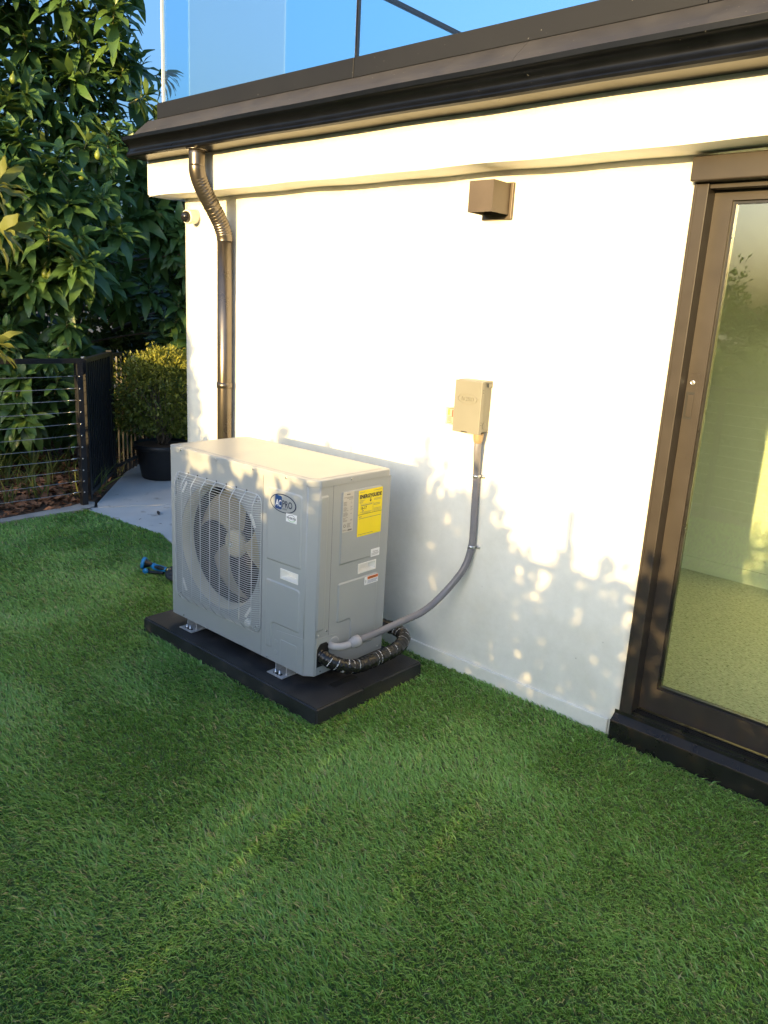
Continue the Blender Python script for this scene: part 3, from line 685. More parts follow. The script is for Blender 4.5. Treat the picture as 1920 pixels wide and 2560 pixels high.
# fan
HB = Vector((CX, .085, CZ))
fan = A('fan', lathe([(.060, .035), (.066, .02), (.064, .004), (.050, -.006), (.020, -.009), (.0, -.0095)], HB, (0, 1, 0), 36), 'fan')
A('hub_nut', lathe([(.011, 0), (.011, -.01), (.006, -.013)], HB + Vector((0, -.009, 0)), (0, 1, 0), 6), 'steel', fan)
for b_ in range(3):
    a0 = rad(-18 + 120 * b_); bm = bmesh.new(); grid = []
    for i in range(9):
        r = .055 + (FR - .032 - .055) * i / 8; row = []
        for j in range(11):
            t = j / 10 - .5; sw = rad(30) * (i / 8) ** 1.3
            wd = rad(86) * (.62 + .38 * (i / 8)) * (1 - .25 * abs(t) ** 3)
            a = a0 + t * wd + sw
            row.append(bm.verts.new(HB + Vector((r * math.cos(a), .022 - t * .050 + .010 * (i / 8), r * math.sin(a)))))
        grid.append(row)
    for i in range(8):
        for j in range(10): bm.faces.new((grid[i][j], grid[i + 1][j], grid[i + 1][j + 1], grid[i][j + 1])).smooth = True
    bmesh.ops.solidify(bm, geom=bm.faces[:], thickness=.003)
    A('blade', bm, 'fan', fan)
# grille: bowed wires on a rounded frame
GX0, GX1, GZ0, GZ1 = .045, .667, .098, .722; BW = .034
fr_pts = [(u, -.003, v) for u, v in rounded(rect(GX0, GX1, GZ0, GZ1), .045, 8)]
grille = A('fan_grille', tube(fr_pts, .0026, 8, closed=True), 'wire')
def prof1(s, lo, hi, e=.045):
    t = min((s - lo), (hi - s)) / e; return BW * min(1.0, max(0.0, t)) ** .8
def wire_pts(lo, hi, at, vertical):
    ps = []; e = .045
    for s in (lo, lo + .010, lo + .026, lo + e, lo + e + .012, (lo + hi) / 2, hi - e - .012, hi - e, hi - .026, hi - .010, hi):
        ps.append((s, -.003 - prof1(s, lo, hi, e) - (.0022 if vertical else 0)))
    return ps
def corner_trim(v, lo, hi, r=.045):
    d = min(v - lo, hi - v)
    return 0 if d >= r else r - math.sqrt(max(0, r * r - (r - d) ** 2))
nh = 62; wire_me = {}
for i in range(nh):
    z = GZ0 + .012 + (GZ1 - GZ0 - .024) * i / (nh - 1); tr = corner_trim(z, GZ0, GZ1)
    bow = min(1.0, (min(z - GZ0, GZ1 - z) / .045)) ** .8
    key = round(min(tr, .05), 4), round(bow, 2)
    if key not in wire_me:
        bm = tube([(u, -.003 + (d + .003) * bow, 0) for u, d in wire_pts(GX0 + tr, GX1 - tr, 0, False)], .0015, 6)
        o = A('wire', bm, 'wire', grille); wire_me[key] = o.data; o.location = (0, 0, z)
    else: part('wire', wire_me[key], grille, loc=(0, 0, z))
vm_ = None
for i in range(9):
    u = GX0 + .030 + (GX1 - GX0 - .060) * i / 8; tr = corner_trim(u, GX0, GX1); bow = min(1.0, (min(u - GX0, GX1 - u) / .045)) ** .8
    A('wire', tube([(u, -.003 + (d + .003) * bow, s) for s, d in wire_pts(GZ0 + tr, GZ1 - tr, 0, True)], .0019, 6), 'wire', grille)
    if i % 1 == 0 and 0 < i < 8: A('wire_foot', box((u - .002, -.003, GZ1 - .002), (u + .002, -.0002, GZ1 + .008)), 'ac_dark', grille)
for (u, v, a) in ((.118, .655, 58), (.612, .600, -62), (.108, .175, -62), (.585, .175, 55)):
    c, s = math.cos(rad(a)), math.sin(rad(a))
    A('strap_clip', prism([(u + c * x - s * y, v + s * x + c * y) for x, y in rect(-.032, .032, -.0065, .0065)], front, -.0045, -.001), 'white_plastic')
for u, v in ((.075, .690), (.637, .693), (.072, .122), (.640, .126)): A('grille_screw', lathe([(.008, 0), (.007, .004), (.003, .006)], (u, -.0005, v), (0, -1, 0), 12), 'steel')
A('cable_gland', lathe([(.018, 0), (.018, .010), (.013, .016)], (.588, -.0005, .128), (0, -1, 0), 20), 'white_plastic')
# service panel: front right, bevelled corner, first strip of the side (one folded sheet)
CHA, CHB = .938, .036
hF = rect(.7955, .8955, .3955, .4325)
A('service_panel', plate(rect(.6735, CHA, .0, ZL), [hF], front, 0, .010), 'ac')
bm = bmesh.new()
fold = [(CHA, 0), (CHA + .006, .0015), (W - .0025, CHB - .006), (W, CHB), (W, .1045), (W - .008, .1045), (W - .008, CHB + .002), (CHA - .002, .0095)]
bm = bmesh.new(); lo_ = [bm.verts.new((a, b, .0)) for a, b in fold]; hi_ = [bm.verts.new((a, b, ZL)) for a, b in fold]
for i in range(len(fold)): bm.faces.new((lo_[i], lo_[(i + 1) % len(fold)], hi_[(i + 1) % len(fold)], hi_[i])).smooth = i in (0, 2)
bm.faces.new(lo_); bm.faces.new(hi_[::-1]); A('corner_panel', bm, 'ac')
# side panel, back and left
hS = rect(.274, .3795, .4045, .4405)
A('side_panel', plate(rect(.1062, D, .0, ZL), [hS], side, 0, .010), 'ac')
A('side_panel', box((.0005, .0125, 0), (.010, D, ZL)), 'ac')
A('back_panel', box((.0105, D - .012, 0), (W - .0105, D - .001, ZL)), 'ac')
A('base_pan', box((.006, .006, -.004), (W - .045, D - .006, -.0005)), 'ac')
A('inner_liner', box((.69, .032, .012), (W - .06, D - .02, ZL - .02)), 'gap')
# lid
def lid_outline(g, top=False):
    return rounded([(-g, -g), (CHA + g * .4, -g), (W + g, CHB - g * .4), (W + g, D + g), (-g, D + g)], [.016, .010, .010, .030, .030], 5)
bm = bmesh.new(); rings = []
for g, z in ((.0030, ZL + .0012), (.0030, H - .0045), (.0020, H - .0016), (-.0004, H - .0002), (-.0020, H), (-.0180, H), (-.0205, H + .0006), (-.0235, H + .0024), (-.0260, H + .0030)):
    rings.append([bm.verts.new((x, y, z)) for x, y in lid_outline(g)])
for a, b in zip(rings, rings[1:]):
    for i in range(len(a)):
        f = bm.faces.new((a[i], a[(i + 1) % len(a)], b[(i + 1) % len(a)], b[i])); f.smooth = a not in (rings[0], rings[4])
bm.faces.new(rings[-1]); bm.faces.new(rings[0][::-1]); lid = A('lid', bm, 'ac')
def screw(name, u, v, mp, par=None):
    p = Vector(mp(u, v, 0)); n = Vector(mp(u, v, -1)) - p
    A(name, lathe([(.0055, 0), (.0052, .0022), (.003, .0034), (.0006, .0030)], p - n * .0008, n, 10), 'steel', par)
for u in (.090, .357, .610, .816): screw('screw', u, .826, lambda a, b, d: (a, d - .0033, b), lid)
screw('screw', .205, .826, lambda a, b, d: (W + .0033 - d, a, b), lid)
for u in (.094, .560, .714, .846): screw('screw', u, .011, front)
# pressed fields
A('pressed_field', plateau(rounded([(.701, .772), (.701, .056), (.742, .044), (.744, .120), (.775, .165), (.916, .165), (.916, .362), (.900, .374), (.779, .380), (.779, .452), (.900, .459), (.916, .470), (.916, .772)], [.012, .006, .006, .01, .02, .012, .008, .012, .012, .012, .012, .008, .02], 4), front, .0045, .008), 'ac') if False else None
def field(pts, r, mp, h=.0045, w=.008): return A('pressed_field', plateau(rounded(pts, r, 4), mp, h, w), 'ac')
field([(.701, .772), (.701, .455), (.915, .459), (.915, .772)], [.012, .006, .010, .022], front)
field([(.701, .446), (.701, .384), (.772, .384), (.772, .446)], .008, front) if False else None
field([(.701, .372), (.701, .060), (.742, .060), (.744, .180), (.915, .180), (.915, .372)], [.010, .010, .008, .02, .014, .02], front)
field([(.030, .776), (.030, .198), (.078, .198), (.078, .776)], .010, side)
field([(.150, .778), (.150, .462), (.400, .462), (.400, .778)], [.014, .006, .012, .02], side)
field([(.150, .384), (.150, .205), (.232, .205), (.236, .060), (.400, .060), (.400, .384)], [.010, .012, .014, .014, .010, .02], side)
# grips
def grip(rc, mp, nm):
    (u0, v0), (u1, _), (_, v1), _ = rc
    g = A(nm, plate(rect(u0 - .004, u1 + .004, v0 - .004, v1 + .004), [rect(u0 + .002, u1 - .002, v0 + .002, v1 - .002)], mp, -.0022, .0035), 'white_plastic')
    bm = bmesh.new(); o_ = [(u0 + .0025, v0 + .0025), (u1 - .0025, v0 + .0025), (u1 - .0025, v1 - .0025), (u0 + .0025, v1 - .0025)]
    i_ = [(u0 + .016, v0 + .006), (u1 - .016, v0 + .006), (u1 - .016, v1 - .003), (u0 + .016, v1 - .003)]
    a = [bm.verts.new(mp(u, v, -.001)) for u, v in o_]; b = [bm.verts.new(mp(u, v, .026)) for u, v in i_]
    for i in range(4): bm.faces.new((a[i], a[(i + 1) % 4], b[(i + 1) % 4], b[i]))
    bm.faces.new(b); A('grip_cup', bm, 'white_plastic', g)
grip(hF, front, 'hand_grip'); grip(hS, side, 'hand_grip')
# pipe cover: lower corner, wraps front and side, proud of the panels
PR = .0022
A('pipe_cover', plate(rounded([(.752, .002), (CHA, .002), (CHA, .166), (.752, .150)], [.002, 0, 0, .045], 8), [], front, -PR, -.0004), 'ac')
A('cover_knockout', plateau(rounded([(.800, .0), (.905, .0), (.905, .118), (.800, .118)][::-1], [.012, .012, .004, .004], 4), lambda u, v, d: front(u, v + .004, d - PR), .0016, .004), 'ac')
for z in (.100, .050): A('cover_knockout', plateau(circle(.774, z, .0115, 24), lambda u, v, d: front(u, v, d - PR), .0012, .003), 'ac')
bm = bmesh.new(); g = PR
q0, q1 = [(CHA + .0002, -g), (W + g, CHB + .0005)], None
for z0, z1 in ((.002, .167),):
    va = [bm.verts.new((CHA + .0002, -g, z0)), bm.verts.new((W + g, CHB - .0003, z0)), bm.verts.new((W + g, CHB - .0003, z1)), bm.verts.new((CHA + .0002, -g, .1665))]
    vb = [bm.verts.new((CHA + .0002, -.0004, z0)), bm.verts.new((W + .0004, CHB - .0003, z0)), bm.verts.new((W + .0004, CHB - .0003, z1)), bm.verts.new((CHA + .0002, -.0004, .1665))]
    bm.faces.new(va); bm.faces.new(vb[::-1])
    for i in range(4): bm.faces.new((va[i], va[(i + 1) % 4], vb[(i + 1) % 4], vb[i]))
A('pipe_cover', bm, 'ac')
hole = rounded([(.040, .036), (.110, .036), (.110, .122), (.094, .140), (.056, .140), (.040, .118)], [.004, .004, .012, .014, .014, .012], 4)
A('pipe_cover', plate(rounded([(CHB, .002), (.190, .002), (.190, .160), (CHB, .167)], [0, .002, .045, 0], 8), [hole], side, -PR, -.0004), 'ac')
A('pipe_opening', prism(hole, side, -.0014, -.0006), 'ac_dark')
A('seam', box((W - .002, .1046, .166), (W - .0005, .1061, ZL)), 'gap'); A('seam', box((.6716, .0005, .0), (.6734, .002, ZL)), 'gap')
A('knockout_ring', lathe([(.032, 0), (.032, .0012), (.028, .0022), (.022, .0022)], (W + PR - .0004, .138, .118), (1, 0, 0), 28), 'ac')
screw('screw', .046, .178, side); screw('screw', .093, .190, side); screw('screw', .062, .014, side); screw('screw', .425, .020, side)
# feet
for a0 in (.094, .744):
    ft = A('foot', box((a0, -.026, -.047), (a0 + .098, D + .026, -.0425), .001), 'foot')
    A('foot_web', box((a0 + .012, .012, -.0424), (a0 + .018, D - .012, -.0045)), 'foot', ft); A('foot_web', box((a0 + .080, .012, -.0424), (a0 + .086, D - .012, -.0045)), 'foot', ft)
    A('slot', prism(rounded(rect(a0 + .024, a0 + .074, -.014, .004), .008), lambda u, v, d: (u, v, d), -.0424, -.0420), 'ac_dark', ft)
    for dx in (.036, .062): A('bolt', lathe([(.0075, 0), (.0075, .008), (.005, .0095), (.0045, .018), (.0, .019)], (a0 + dx, -.006, -.0420), (0, 0, 1), 6), 'steel', ft)
# --- stickers
EPS = -.0052                                            # on top of the pressed fields
def sticker(name, u0, u1, v0, v1, mp, mat, d=EPS, r=.0015): return A(name, prism(rounded(rect(u0, u1, v0, v1), r, 2), mp, d - .0006, d + .0004), mat)
def rows(par, mp, lines, d, mat='grey_ink'):
    bm = bmesh.new()
    for u0, u1, v, h in lines:
        u = u0
        while u < u1 - .0012:
            w = min(random.uniform(.002, .007), u1 - u); join(bm, prism(rect(u, u + w, v - h / 2, v + h / 2), mp, d - .0004, d)); u += w + .0011
    return A('small_print', bm, mat, par)
S = EPS - .0007
eg = sticker('energy_label', .249, .398, .5695, .7695, side, 'yellow')
A('lettering', text_bm('ENERGYGUIDE', .022, side, .3235, .7415, S - .0004, width=.137, bold=.0011), 'ink', eg)
bm = prism([(.322, .733), (.325, .733), (.325, .722), (.3305, .722), (.3235, .7135), (.3165, .722), (.322, .722)], side, S - .0004, S); A('arrow', bm, 'ink', eg)
A('lettering', text_bm('16-17', .0185, side, .283, .6925, S - .0004, width=.036, bold=.0004), 'ink', eg)
A('rule', prism(rect(.2495, .3975, .6645, .6662), side, S - .0004, S), 'ink', eg)
A('rule', prism(rect(.258, .340, .7085, .7093), side, S - .0004, S), 'grey_ink', eg); A('rule', prism(rect(.340, .3408, .669, .7093), side, S - .0004, S), 'grey_ink', eg)
rows(eg, side, [(.256, .285, .7605, .0014), (.34, .392, .7605, .0014), (.256, .29, .726, .0016), (.256, .28, .7205, .0016), (.256, .276, .7155, .0016), (.345, .392, .724, .0016), (.345, .392, .719, .0016), (.264, .334, .7035, .0028), (.272, .284, .680, .004),
    (.345, .385, .7025, .0018), (.345, .385, .697, .0018), (.345, .392, .681, .0014), (.345, .392, .676, .0014), (.345, .392, .671, .0014), (.262, .334, .674, .0014), (.275, .325, .6695, .0014), (.256, .271, .6555, .0028), (.256, .392, .6475, .0020), (.256, .345, .5785, .0018)], S)
rp = sticker('rating_plate', .1570, .2205, .604, .775, side, 'label_grey')
ln = [(.178, .198, .764, .004), (.162, .216, .752, .0016), (.178, .216, .7475, .0016), (.19, .216, .742, .0016)]
for i in range(24):
    z = .733 - i * .0037
    if i % 6 == 5: continue
    ln.append((.160, .160 + random.uniform(.012, .034), z, .0014))
    if random.random() < .6: ln.append((.202, .202 + random.uniform(.004, .012), z, .0014))
for i in range(6): ln.append((.184, .184 + random.uniform(.012, .026), .640 - i * .0032, .0013))
ln += [(.160, .176, .6155, .0014), (.160, .20, .612, .0014)]
rows(rp, side, ln, S)
A('emblem', plate(circle(.170, .632, .0068, 24), [circle(.170, .632, .0045, 24)], side, S - .0004, S), 'grey_ink', rp)
A('barcode', prism(rect(.190, .213, .6085, .615), side, S - .0004, S), 'grey_ink', rp)
ws = sticker('white_notice', .342, .398, .4625, .4975, side, 'label_white', d=-.0006 - .0045)
A('lettering', text_bm('Awareness', .009, side, .371, .4865, S - .0004, width=.036, italic=.2), 'ink', ws)
rows(ws, side, [(.347, .393, .4785, .0013), (.347, .393, .4745, .0013), (.347, .385, .4705, .0013)], S)
wr = sticker('warning_label', .310, .398, .3405, .3770, side, 'label_white')
A('orange_band', prism(rect(.3285, .3965, .3630, .3760), side, S - .0003, S), 'orange', wr)
A('pictogram', text_bm('!', .018, side, .3185, .356, S - .0004, bold=.0006), 'ink', wr)
rows(wr, side, [(.334, .392, .3715, .0026), (.334, .38, .3670, .002)], S - .0004, 'ink'); rows(wr, side, [(.330, .394, .358, .0014), (.330, .394, .354, .0014), (.330, .386, .350, .0014), (.330, .392, .346, .0014)], S, 'blue_logo')
sl = sticker('service_label', .333, .398, .0680, .0985, side, 'label_white')
A('red_band', prism(rect(.3335, .3975, .0920, .0982), side, S - .0003, S), 'red', sl); rows(sl, side, [(.337, .394, .087, .0013), (.337, .394, .083, .0013), (.337, .38, .079, .0013), (.337, .39, .075, .0013)], S)
lg = A('logo_badge', prism(circle(.804, .717, .0785, 64, .495), front, EPS - .0006, EPS + .0004), 'navy')
A('badge_field', prism(circle(.804, .717, .0735, 64, .475), front, S - .0003, S), 'ac', lg)
bq = A('blue_square', prism(rounded([(.756, .690), (.797, .690), (.797, .747), (.756, .747)], .008, 4), front, S - .0007, S - .0003), 'blue_logo', lg)
A('lettering', text_bm('AC', .040, front, .7765, .715, S - .0010, width=.036, bold=.0006, italic=.15), 'label_white', lg)
A('lettering', text_bm('PRO', .040, front, .8305, .717, S - .0007, width=.060, bold=.0007), 'navy', lg)
A('lettering', text_bm('.com', .017, front, .8135, .6955, S - .0007, width=.028), 'navy', lg)
iv = sticker('inverter_label', .8235, .8870, .6475, .6830, front, 'label_white', r=.0005)
A('lettering', text_bm('INVERTER', .0125, front, .8555, .6655, S - .0004, width=.055, bold=.0003, italic=.15), 'navy', iv)
def arc(a0, a1, nm, mat):
    bm = bmesh.new(); ps = [(rad(a0 + (a1 - a0) * i / 20)) for i in range(21)]
    o_ = [bm.verts.new(front(.857 + .0225 * math.cos(a), .6655 + .0145 * math.sin(a), S - .0003)) for a in ps]; i_ = [bm.verts.new(front(.857 + .0208 * math.cos(a), .6655 + .0128 * math.sin(a), S - .0003)) for a in ps]
    for i in range(20): bm.faces.new((o_[i], o_[i + 1], i_[i + 1], i_[i]))
    A(nm, bm, mat, iv)
arc(30, 165, 'swoosh', 'navy'); arc(200, 350, 'swoosh', 'ring_green')

# ------------------------------------------------------------------ wrapped refrigerant pipe
ls = thing('refrigerant_line', 'thick black tape wrapped pipe looping from the unit to behind it', 'pipe', (-.56, -.45, .08))
way = [(-.70, -.668, .215), (-.655, -.674, .214), (-.612, -.668, .203), (-.574, -.642, .183), (-.545, -.588, .160), (-.534, -.520, .150), (-.529, -.430, .152), (-.525, -.340, .158), (-.536, -.262, .163), (-.572, -.196, .172), (-.630, -.172, .180), (-.690, -.185, .186), (-.78, -.215, .19), (-.90, -.21, .19)]
pth = spline(way, 240)
rr = [.0305 + .0011 * math.sin(i * .55) + .0008 * math.sin(i * 1.31 + 1) for i in range(len(pth))]
obj('wrapped_tube', tube(pth, rr, 28, uv=True), 'wrap', ls)

# ------------------------------------------------------------------ hose nozzle
hz = thing('hose_nozzle', 'black and blue garden hose spray nozzle lying on the turf', 'hose nozzle', (-2.45, -.36, .0))
hd = Vector((-2.497, -.362, .062)); ha = Vector((-.55, -.45, .12)).normalized()
obj('spray_head', lathe([(.012, -.055), (.016, -.03), (.024, -.012), (.033, .0), (.034, .010), (.031, .016)], hd, ha, 28), 'nozzle_black', hz)
obj('bumper_ring', lathe([(.0345, -.004), (.037, .002), (.037, .012), (.0345, .017), (.0335, .012), (.0335, .0)], hd, ha, 28), 'nozzle_blue', hz)
neck = spline([hd - ha * .03, hd - ha * .055 + Vector((0, 0, -.004)), (-2.425, -.335, .050), (-2.375, -.325, .052), (-2.325, -.318, .056)], 24)
obj('handle', tube(neck, [.014 + .006 * math.sin(i / 24 * math.pi) for i in range(25)], 14), 'nozzle_blue', hz)
obj('grip_pad', tube([p + Vector((.006, -.007, .006)) for p in neck[11:23]], [.008 + .006 * math.sin(i / 11 * math.pi) for i in range(12)], 12), 'nozzle_black', hz)
obj('trigger', tube(spline([hd - ha * .02 + Vector((0, 0, -.035)), (-2.44, -.365, .022), (-2.40, -.350, .026), (-2.345, -.332, .035)], 16), .0085, 10), 'nozzle_black', hz)
obj('control_knob', lathe([(.017, 0), (.019, .004), (.017, .015), (.010, .018)], (-2.463, -.375, .026), (.3, -.9, -.1), 16), 'nozzle_blue', hz)
obj('coupling', lathe([(.013, 0), (.0165, .002), (.0165, .022), (.014, .026), (.012, .045)], neck[-1], (1, .12, .05), 12), 'brass', hz)
hs = thing('garden_hose', 'dark ribbed garden hose bunched beside the spray nozzle', 'hose', (-2.22, -.30, 0))
pp = []
for i in range(220):
    t = i / 219; a = t * 5.5 * math.pi; r = .075 - .02 * math.sin(a * .37)
    pp.append((-2.235 + r * math.cos(a), -.275 + r * .9 * math.sin(a), .022 + .035 * t + .006 * math.sin(a * 2.1)))
pp += [tuple(v) for v in spline([pp[-1], (-2.26, -.31, .066), (-2.285, -.313, .060)], 10)[1:]]
obj('hose_coil', tube(pp, [.0135 + .0022 * (i % 2) for i in range(len(pp))], 10), 'hose_dark', hs)

# ------------------------------------------------------------------ fences
def fence_run(name, label, p0, p1, posts, top, zc, cable_r=.0024, group=None, extra=None):
    f = thing(name, label, 'fence', (p0[0], p0[1], 0), 0, group); p0, p1 = Vector((*p0, 0)), Vector((*p1, 0)); dr = (p1 - p0).normalized(); nr = Vector((-dr.y, dr.x, 0)); ln = (p1 - p0).length
    def bar(a, b, w, z0, z1, bev=.003):
        bm = box((a, -w / 2, z0), (b, w / 2, z1), bev)
        mt = Matrix.Translation(p0) @ Matrix(((dr.x, nr.x, 0, 0), (dr.y, nr.y, 0, 0), (0, 0, 1, 0), (0, 0, 0, 1)))
        bmesh.ops.transform(bm, matrix=mt, verts=bm.verts); return bm
    for s in posts:
        po = obj('post', bar(s - .024, s + .024, .05, -.03, top - .0355), 'black_metal', f)
        if s == posts[0] or s == posts[-1]:
            for z in zc:
                c = p0 + dr * s + Vector((0, 0, z))
                for sg in (1, -1): obj('cable_end', lathe([(.006, 0), (.006, .003), (.003, .005)], c + nr * .025 * sg + dr * .008, nr * sg, 8), 'steel', po)
    obj('top_rail', bar(-.03, ln + .03, .052, top - .035, top), 'black_metal', f)
    for z in zc:
        ps = [p0 + dr * (ln * i / 14) + Vector((0, 0, z - .004 * math.sin(i * 1.1))) for i in range(15)]
        cb = obj('cable', tube(ps, cable_r, 6), 'cable', f)
        obj('cable_fitting', tube([p0 + dr * .02 + Vector((0, 0, z)), p0 + dr * .085 + Vector((0, 0, z))], [.0048, .0036], 8), 'steel', cb)
    return f
ZC = [1.0205, .928, .838, .7495, .658, .5675, .477, .3855, .294, .206, .116]
fence_run('cable_fence', 'black steel fence with thin horizontal cables in front of the avocado tree', (-4.178, .125), (-4.178, -3.95), [0, 1.36, 2.72, 4.07], 1.152, ZC)
# vertical-bar gate leading back along the path
gt = thing('picket_gate', 'black steel gate with close vertical bars beside the concrete path', 'gate', (-4.22, .20, 0))
g0 = Vector((-4.228, .195, 0)); g1 = Vector((-4.90, .775, 0)); gd = (g1 - g0).normalized(); gn = Vector((-gd.y, gd.x, 0)); GL = (g1 - g0).length
def gbar(a, b, w, z0, z1, bev=.002):
    bm = box((a, -w / 2, z0), (b, w / 2, z1), bev)
    bmesh.ops.transform(bm, matrix=Matrix.Translation(g0) @ Matrix(((gd.x, gn.x, 0, 0), (gd.y, gn.y, 0, 0), (0, 0, 1, 0), (0, 0, 0, 1))), verts=bm.verts); return bm
for z0, z1 in ((1.112, 1.148), (.062, .097)): obj('rail', gbar(0, GL, .036, z0, z1), 'black_metal', gt)
for s in (-.002, GL - .036): obj('stile', gbar(s, s + .038, .038, .03, 1.149), 'black_metal', gt)
n_p = 13; me_ = None
for i in range(n_p):
    s = .065 + (GL - .13) * i / (n_p - 1)
    obj('picket', gbar(s - .008, s + .008, .016, .096, 1.113, .001), 'black_metal', gt)
obj('mesh_screen', gbar(.036, GL - .036, .003, .10, 1.11, 0), 'pot', gt)
obj('post', gbar(GL + .012, GL + .058, .046, -.03, 1.16), 'black_metal', gt)
obj('latch', gbar(-.030, .03, .020, 1.149, 1.163), 'steel', gt)
pf2 = thing('picket_fence', 'black fence of vertical bars running on behind the potted shrub', 'fence', (-4.96, .83, 0))
h0 = g0; g0 = Vector((-4.955, .825, 0)); g1 = Vector((-5.50, 1.52, 0)); gd = (g1 - g0).normalized(); gn = Vector((-gd.y, gd.x, 0)); GL = (g1 - g0).length
for z0, z1 in ((1.10, 1.13), (.09, .12)): obj('rail', gbar(0, GL, .034, z0, z1), 'black_metal', pf2)
for i in range(9): obj('picket', gbar(.03 + i * .1 - .008, .03 + i * .1 + .008, .016, -.03, 1.099, .001), 'black_metal', pf2)
sr = thing('stair_railing', 'black sloping handrail with upright post among the leaves by the wall corner', 'railing', (-5.59, 2.0, 0))
obj('post', box((-5.605, 1.985, -.03), (-5.570, 2.02, 1.645), .003), 'black_metal', sr)
obj('handrail', tube([(-5.60, 2.0, 1.600), (-6.20, 2.0, 1.44), (-7.0, 2.0, 1.23)], .021, 10), 'black_metal', sr)
obj('lower_rail', tube([(-5.60, 2.0, 1.05), (-6.20, 2.0, .89), (-7.0, 2.0, .68)], .014, 8), 'black_metal', sr)

# fence on the sunny side of the lawn
fence_run('cable_fence', 'black cable fence closing the lawn on the side facing the house', (-4.10, -3.96), (4.3, -3.96), [0, 1.68, 3.36, 4.845, 6.6, 8.4], 1.152, ZC)
st = thing('plant_stake', 'slim wooden plant stake tied to the far fence', 'stake', (.742, -3.93, 0))
obj('pole', tube([(.742, -3.925, -.02), (.742, -3.925, .7), (.745, -3.925, 1.395)], .017, 10), 'bark', st)
obj('tie', tube([(.742, -3.925, 1.10), (.742, -3.925, 1.115)], .020, 10), 'pot', st)

# ================================================================== PLANTS
def leaf_tmpl(nr, ncol, width, fold, droop, wave=0.0, base=.08):
    """unit-length leaf along +y, up +z; returns verts, quads"""
    V, F = [], []
    for i in range(nr + 1):
        t = i / nr; w = width * .5 * (math.sin(math.pi * min(1, t ** .85)) ** .75 if 0 < t < 1 else 0) + (.012 if t == 0 else 0.0)
        if t < base: w = .012
        for j in range(ncol + 1):
            s = j / ncol * 2 - 1
            V.append((s * w, t, abs(s) * w * fold - droop * t * t + wave * math.sin(t * 11) * abs(s) * .5))
    for i in range(nr):
        for j in range(ncol):
            a = i * (ncol + 1) + j; F.append((a, a + 1, a + ncol + 2, a + ncol + 1))
    return np.array(V), np.array(F)
def frames(dirs, ups):
    y = dirs / np.linalg.norm(dirs, axis=1, keepdims=True)
    x = np.cross(y, ups); x /= np.linalg.norm(x, axis=1, keepdims=True) + 1e-9
    z = np.cross(x, y); return x, y, z
def scatter(pos, dirs, ups, size, tmpl, tint):
    V, F = tmpl; x, y, z = frames(dirs, ups); n, k = len(pos), len(V)
    P = pos[:, None, :] + size[:, None, None] * (V[None, :, 0, None] * x[:, None, :] + V[None, :, 1, None] * y[:, None, :] + V[None, :, 2, None] * z[:, None, :])
    Fq = (F[None] + (np.arange(n) * k)[:, None, None]).reshape(-1, 4)
    return P.reshape(-1, 3), Fq, np.repeat(tint, k)
AV = leaf_tmpl(6, 2, .34, .30, .26, .05); AV2 = leaf_tmpl(6, 2, .37, .22, .46, .10); SIMPLE = leaf_tmpl(2, 2, .5, .3, .1)
R3 = np.array(RIGHT); F3 = np.array(FWD)
SD = np.array([.7434, .6688]); DD = np.array([-.658, .753])      # lateral and depth axes on the ground used to lay the tree out

def rosettes(centres, axes, nleaf, size, droop):
    """leaves spiralling round each shoot tip"""
    P, Dr, Up, Sz = [], [], [], []
    for c, a in zip(centres, axes):
        a = a / np.linalg.norm(a); o = np.cross(a, [0.3, .2, .9]); o /= np.linalg.norm(o); o2 = np.cross(a, o); ph = RNG.uniform(0, 6.28)
        n = RNG.integers(*nleaf); s0 = RNG.uniform(*size)
        for i in range(n):
            t = i / n; th = ph + i * 2.4
            out = o * math.cos(th) + o2 * math.sin(th)
            tilt = .25 + .95 * t + RNG.normal(0, .15)
            d = a * math.cos(tilt) * .9 + out * math.sin(tilt) + np.array([0, 0, -droop * (.4 + t)])
            P.append(c - a * (.16 * t) * s0 * 4 + out * .01); Dr.append(d + RNG.normal(0, .12, 3)); Up.append(a + np.array([0, 0, .5]) + RNG.normal(0, .2, 3)); Sz.append(s0 * (.62 + .5 * min(1, t * 1.6)) * RNG.uniform(.8, 1.1))
    return np.array(P), np.array(Dr), np.array(Up), np.array(Sz)
def branch_bm(pairs, r0, r1):
    bm = bmesh.new()
    for a, b in pairs:
        a, b = Vector(a), Vector(b); mid = (a + b) / 2 + Vector((random.gauss(0, .05), random.gauss(0, .05), .06))
        ps = spline([a, mid, b], 8); tube(ps, [r0 + (r1 - r0) * i / 8 for i in range(9)], 6, bm=bm)
    return bm

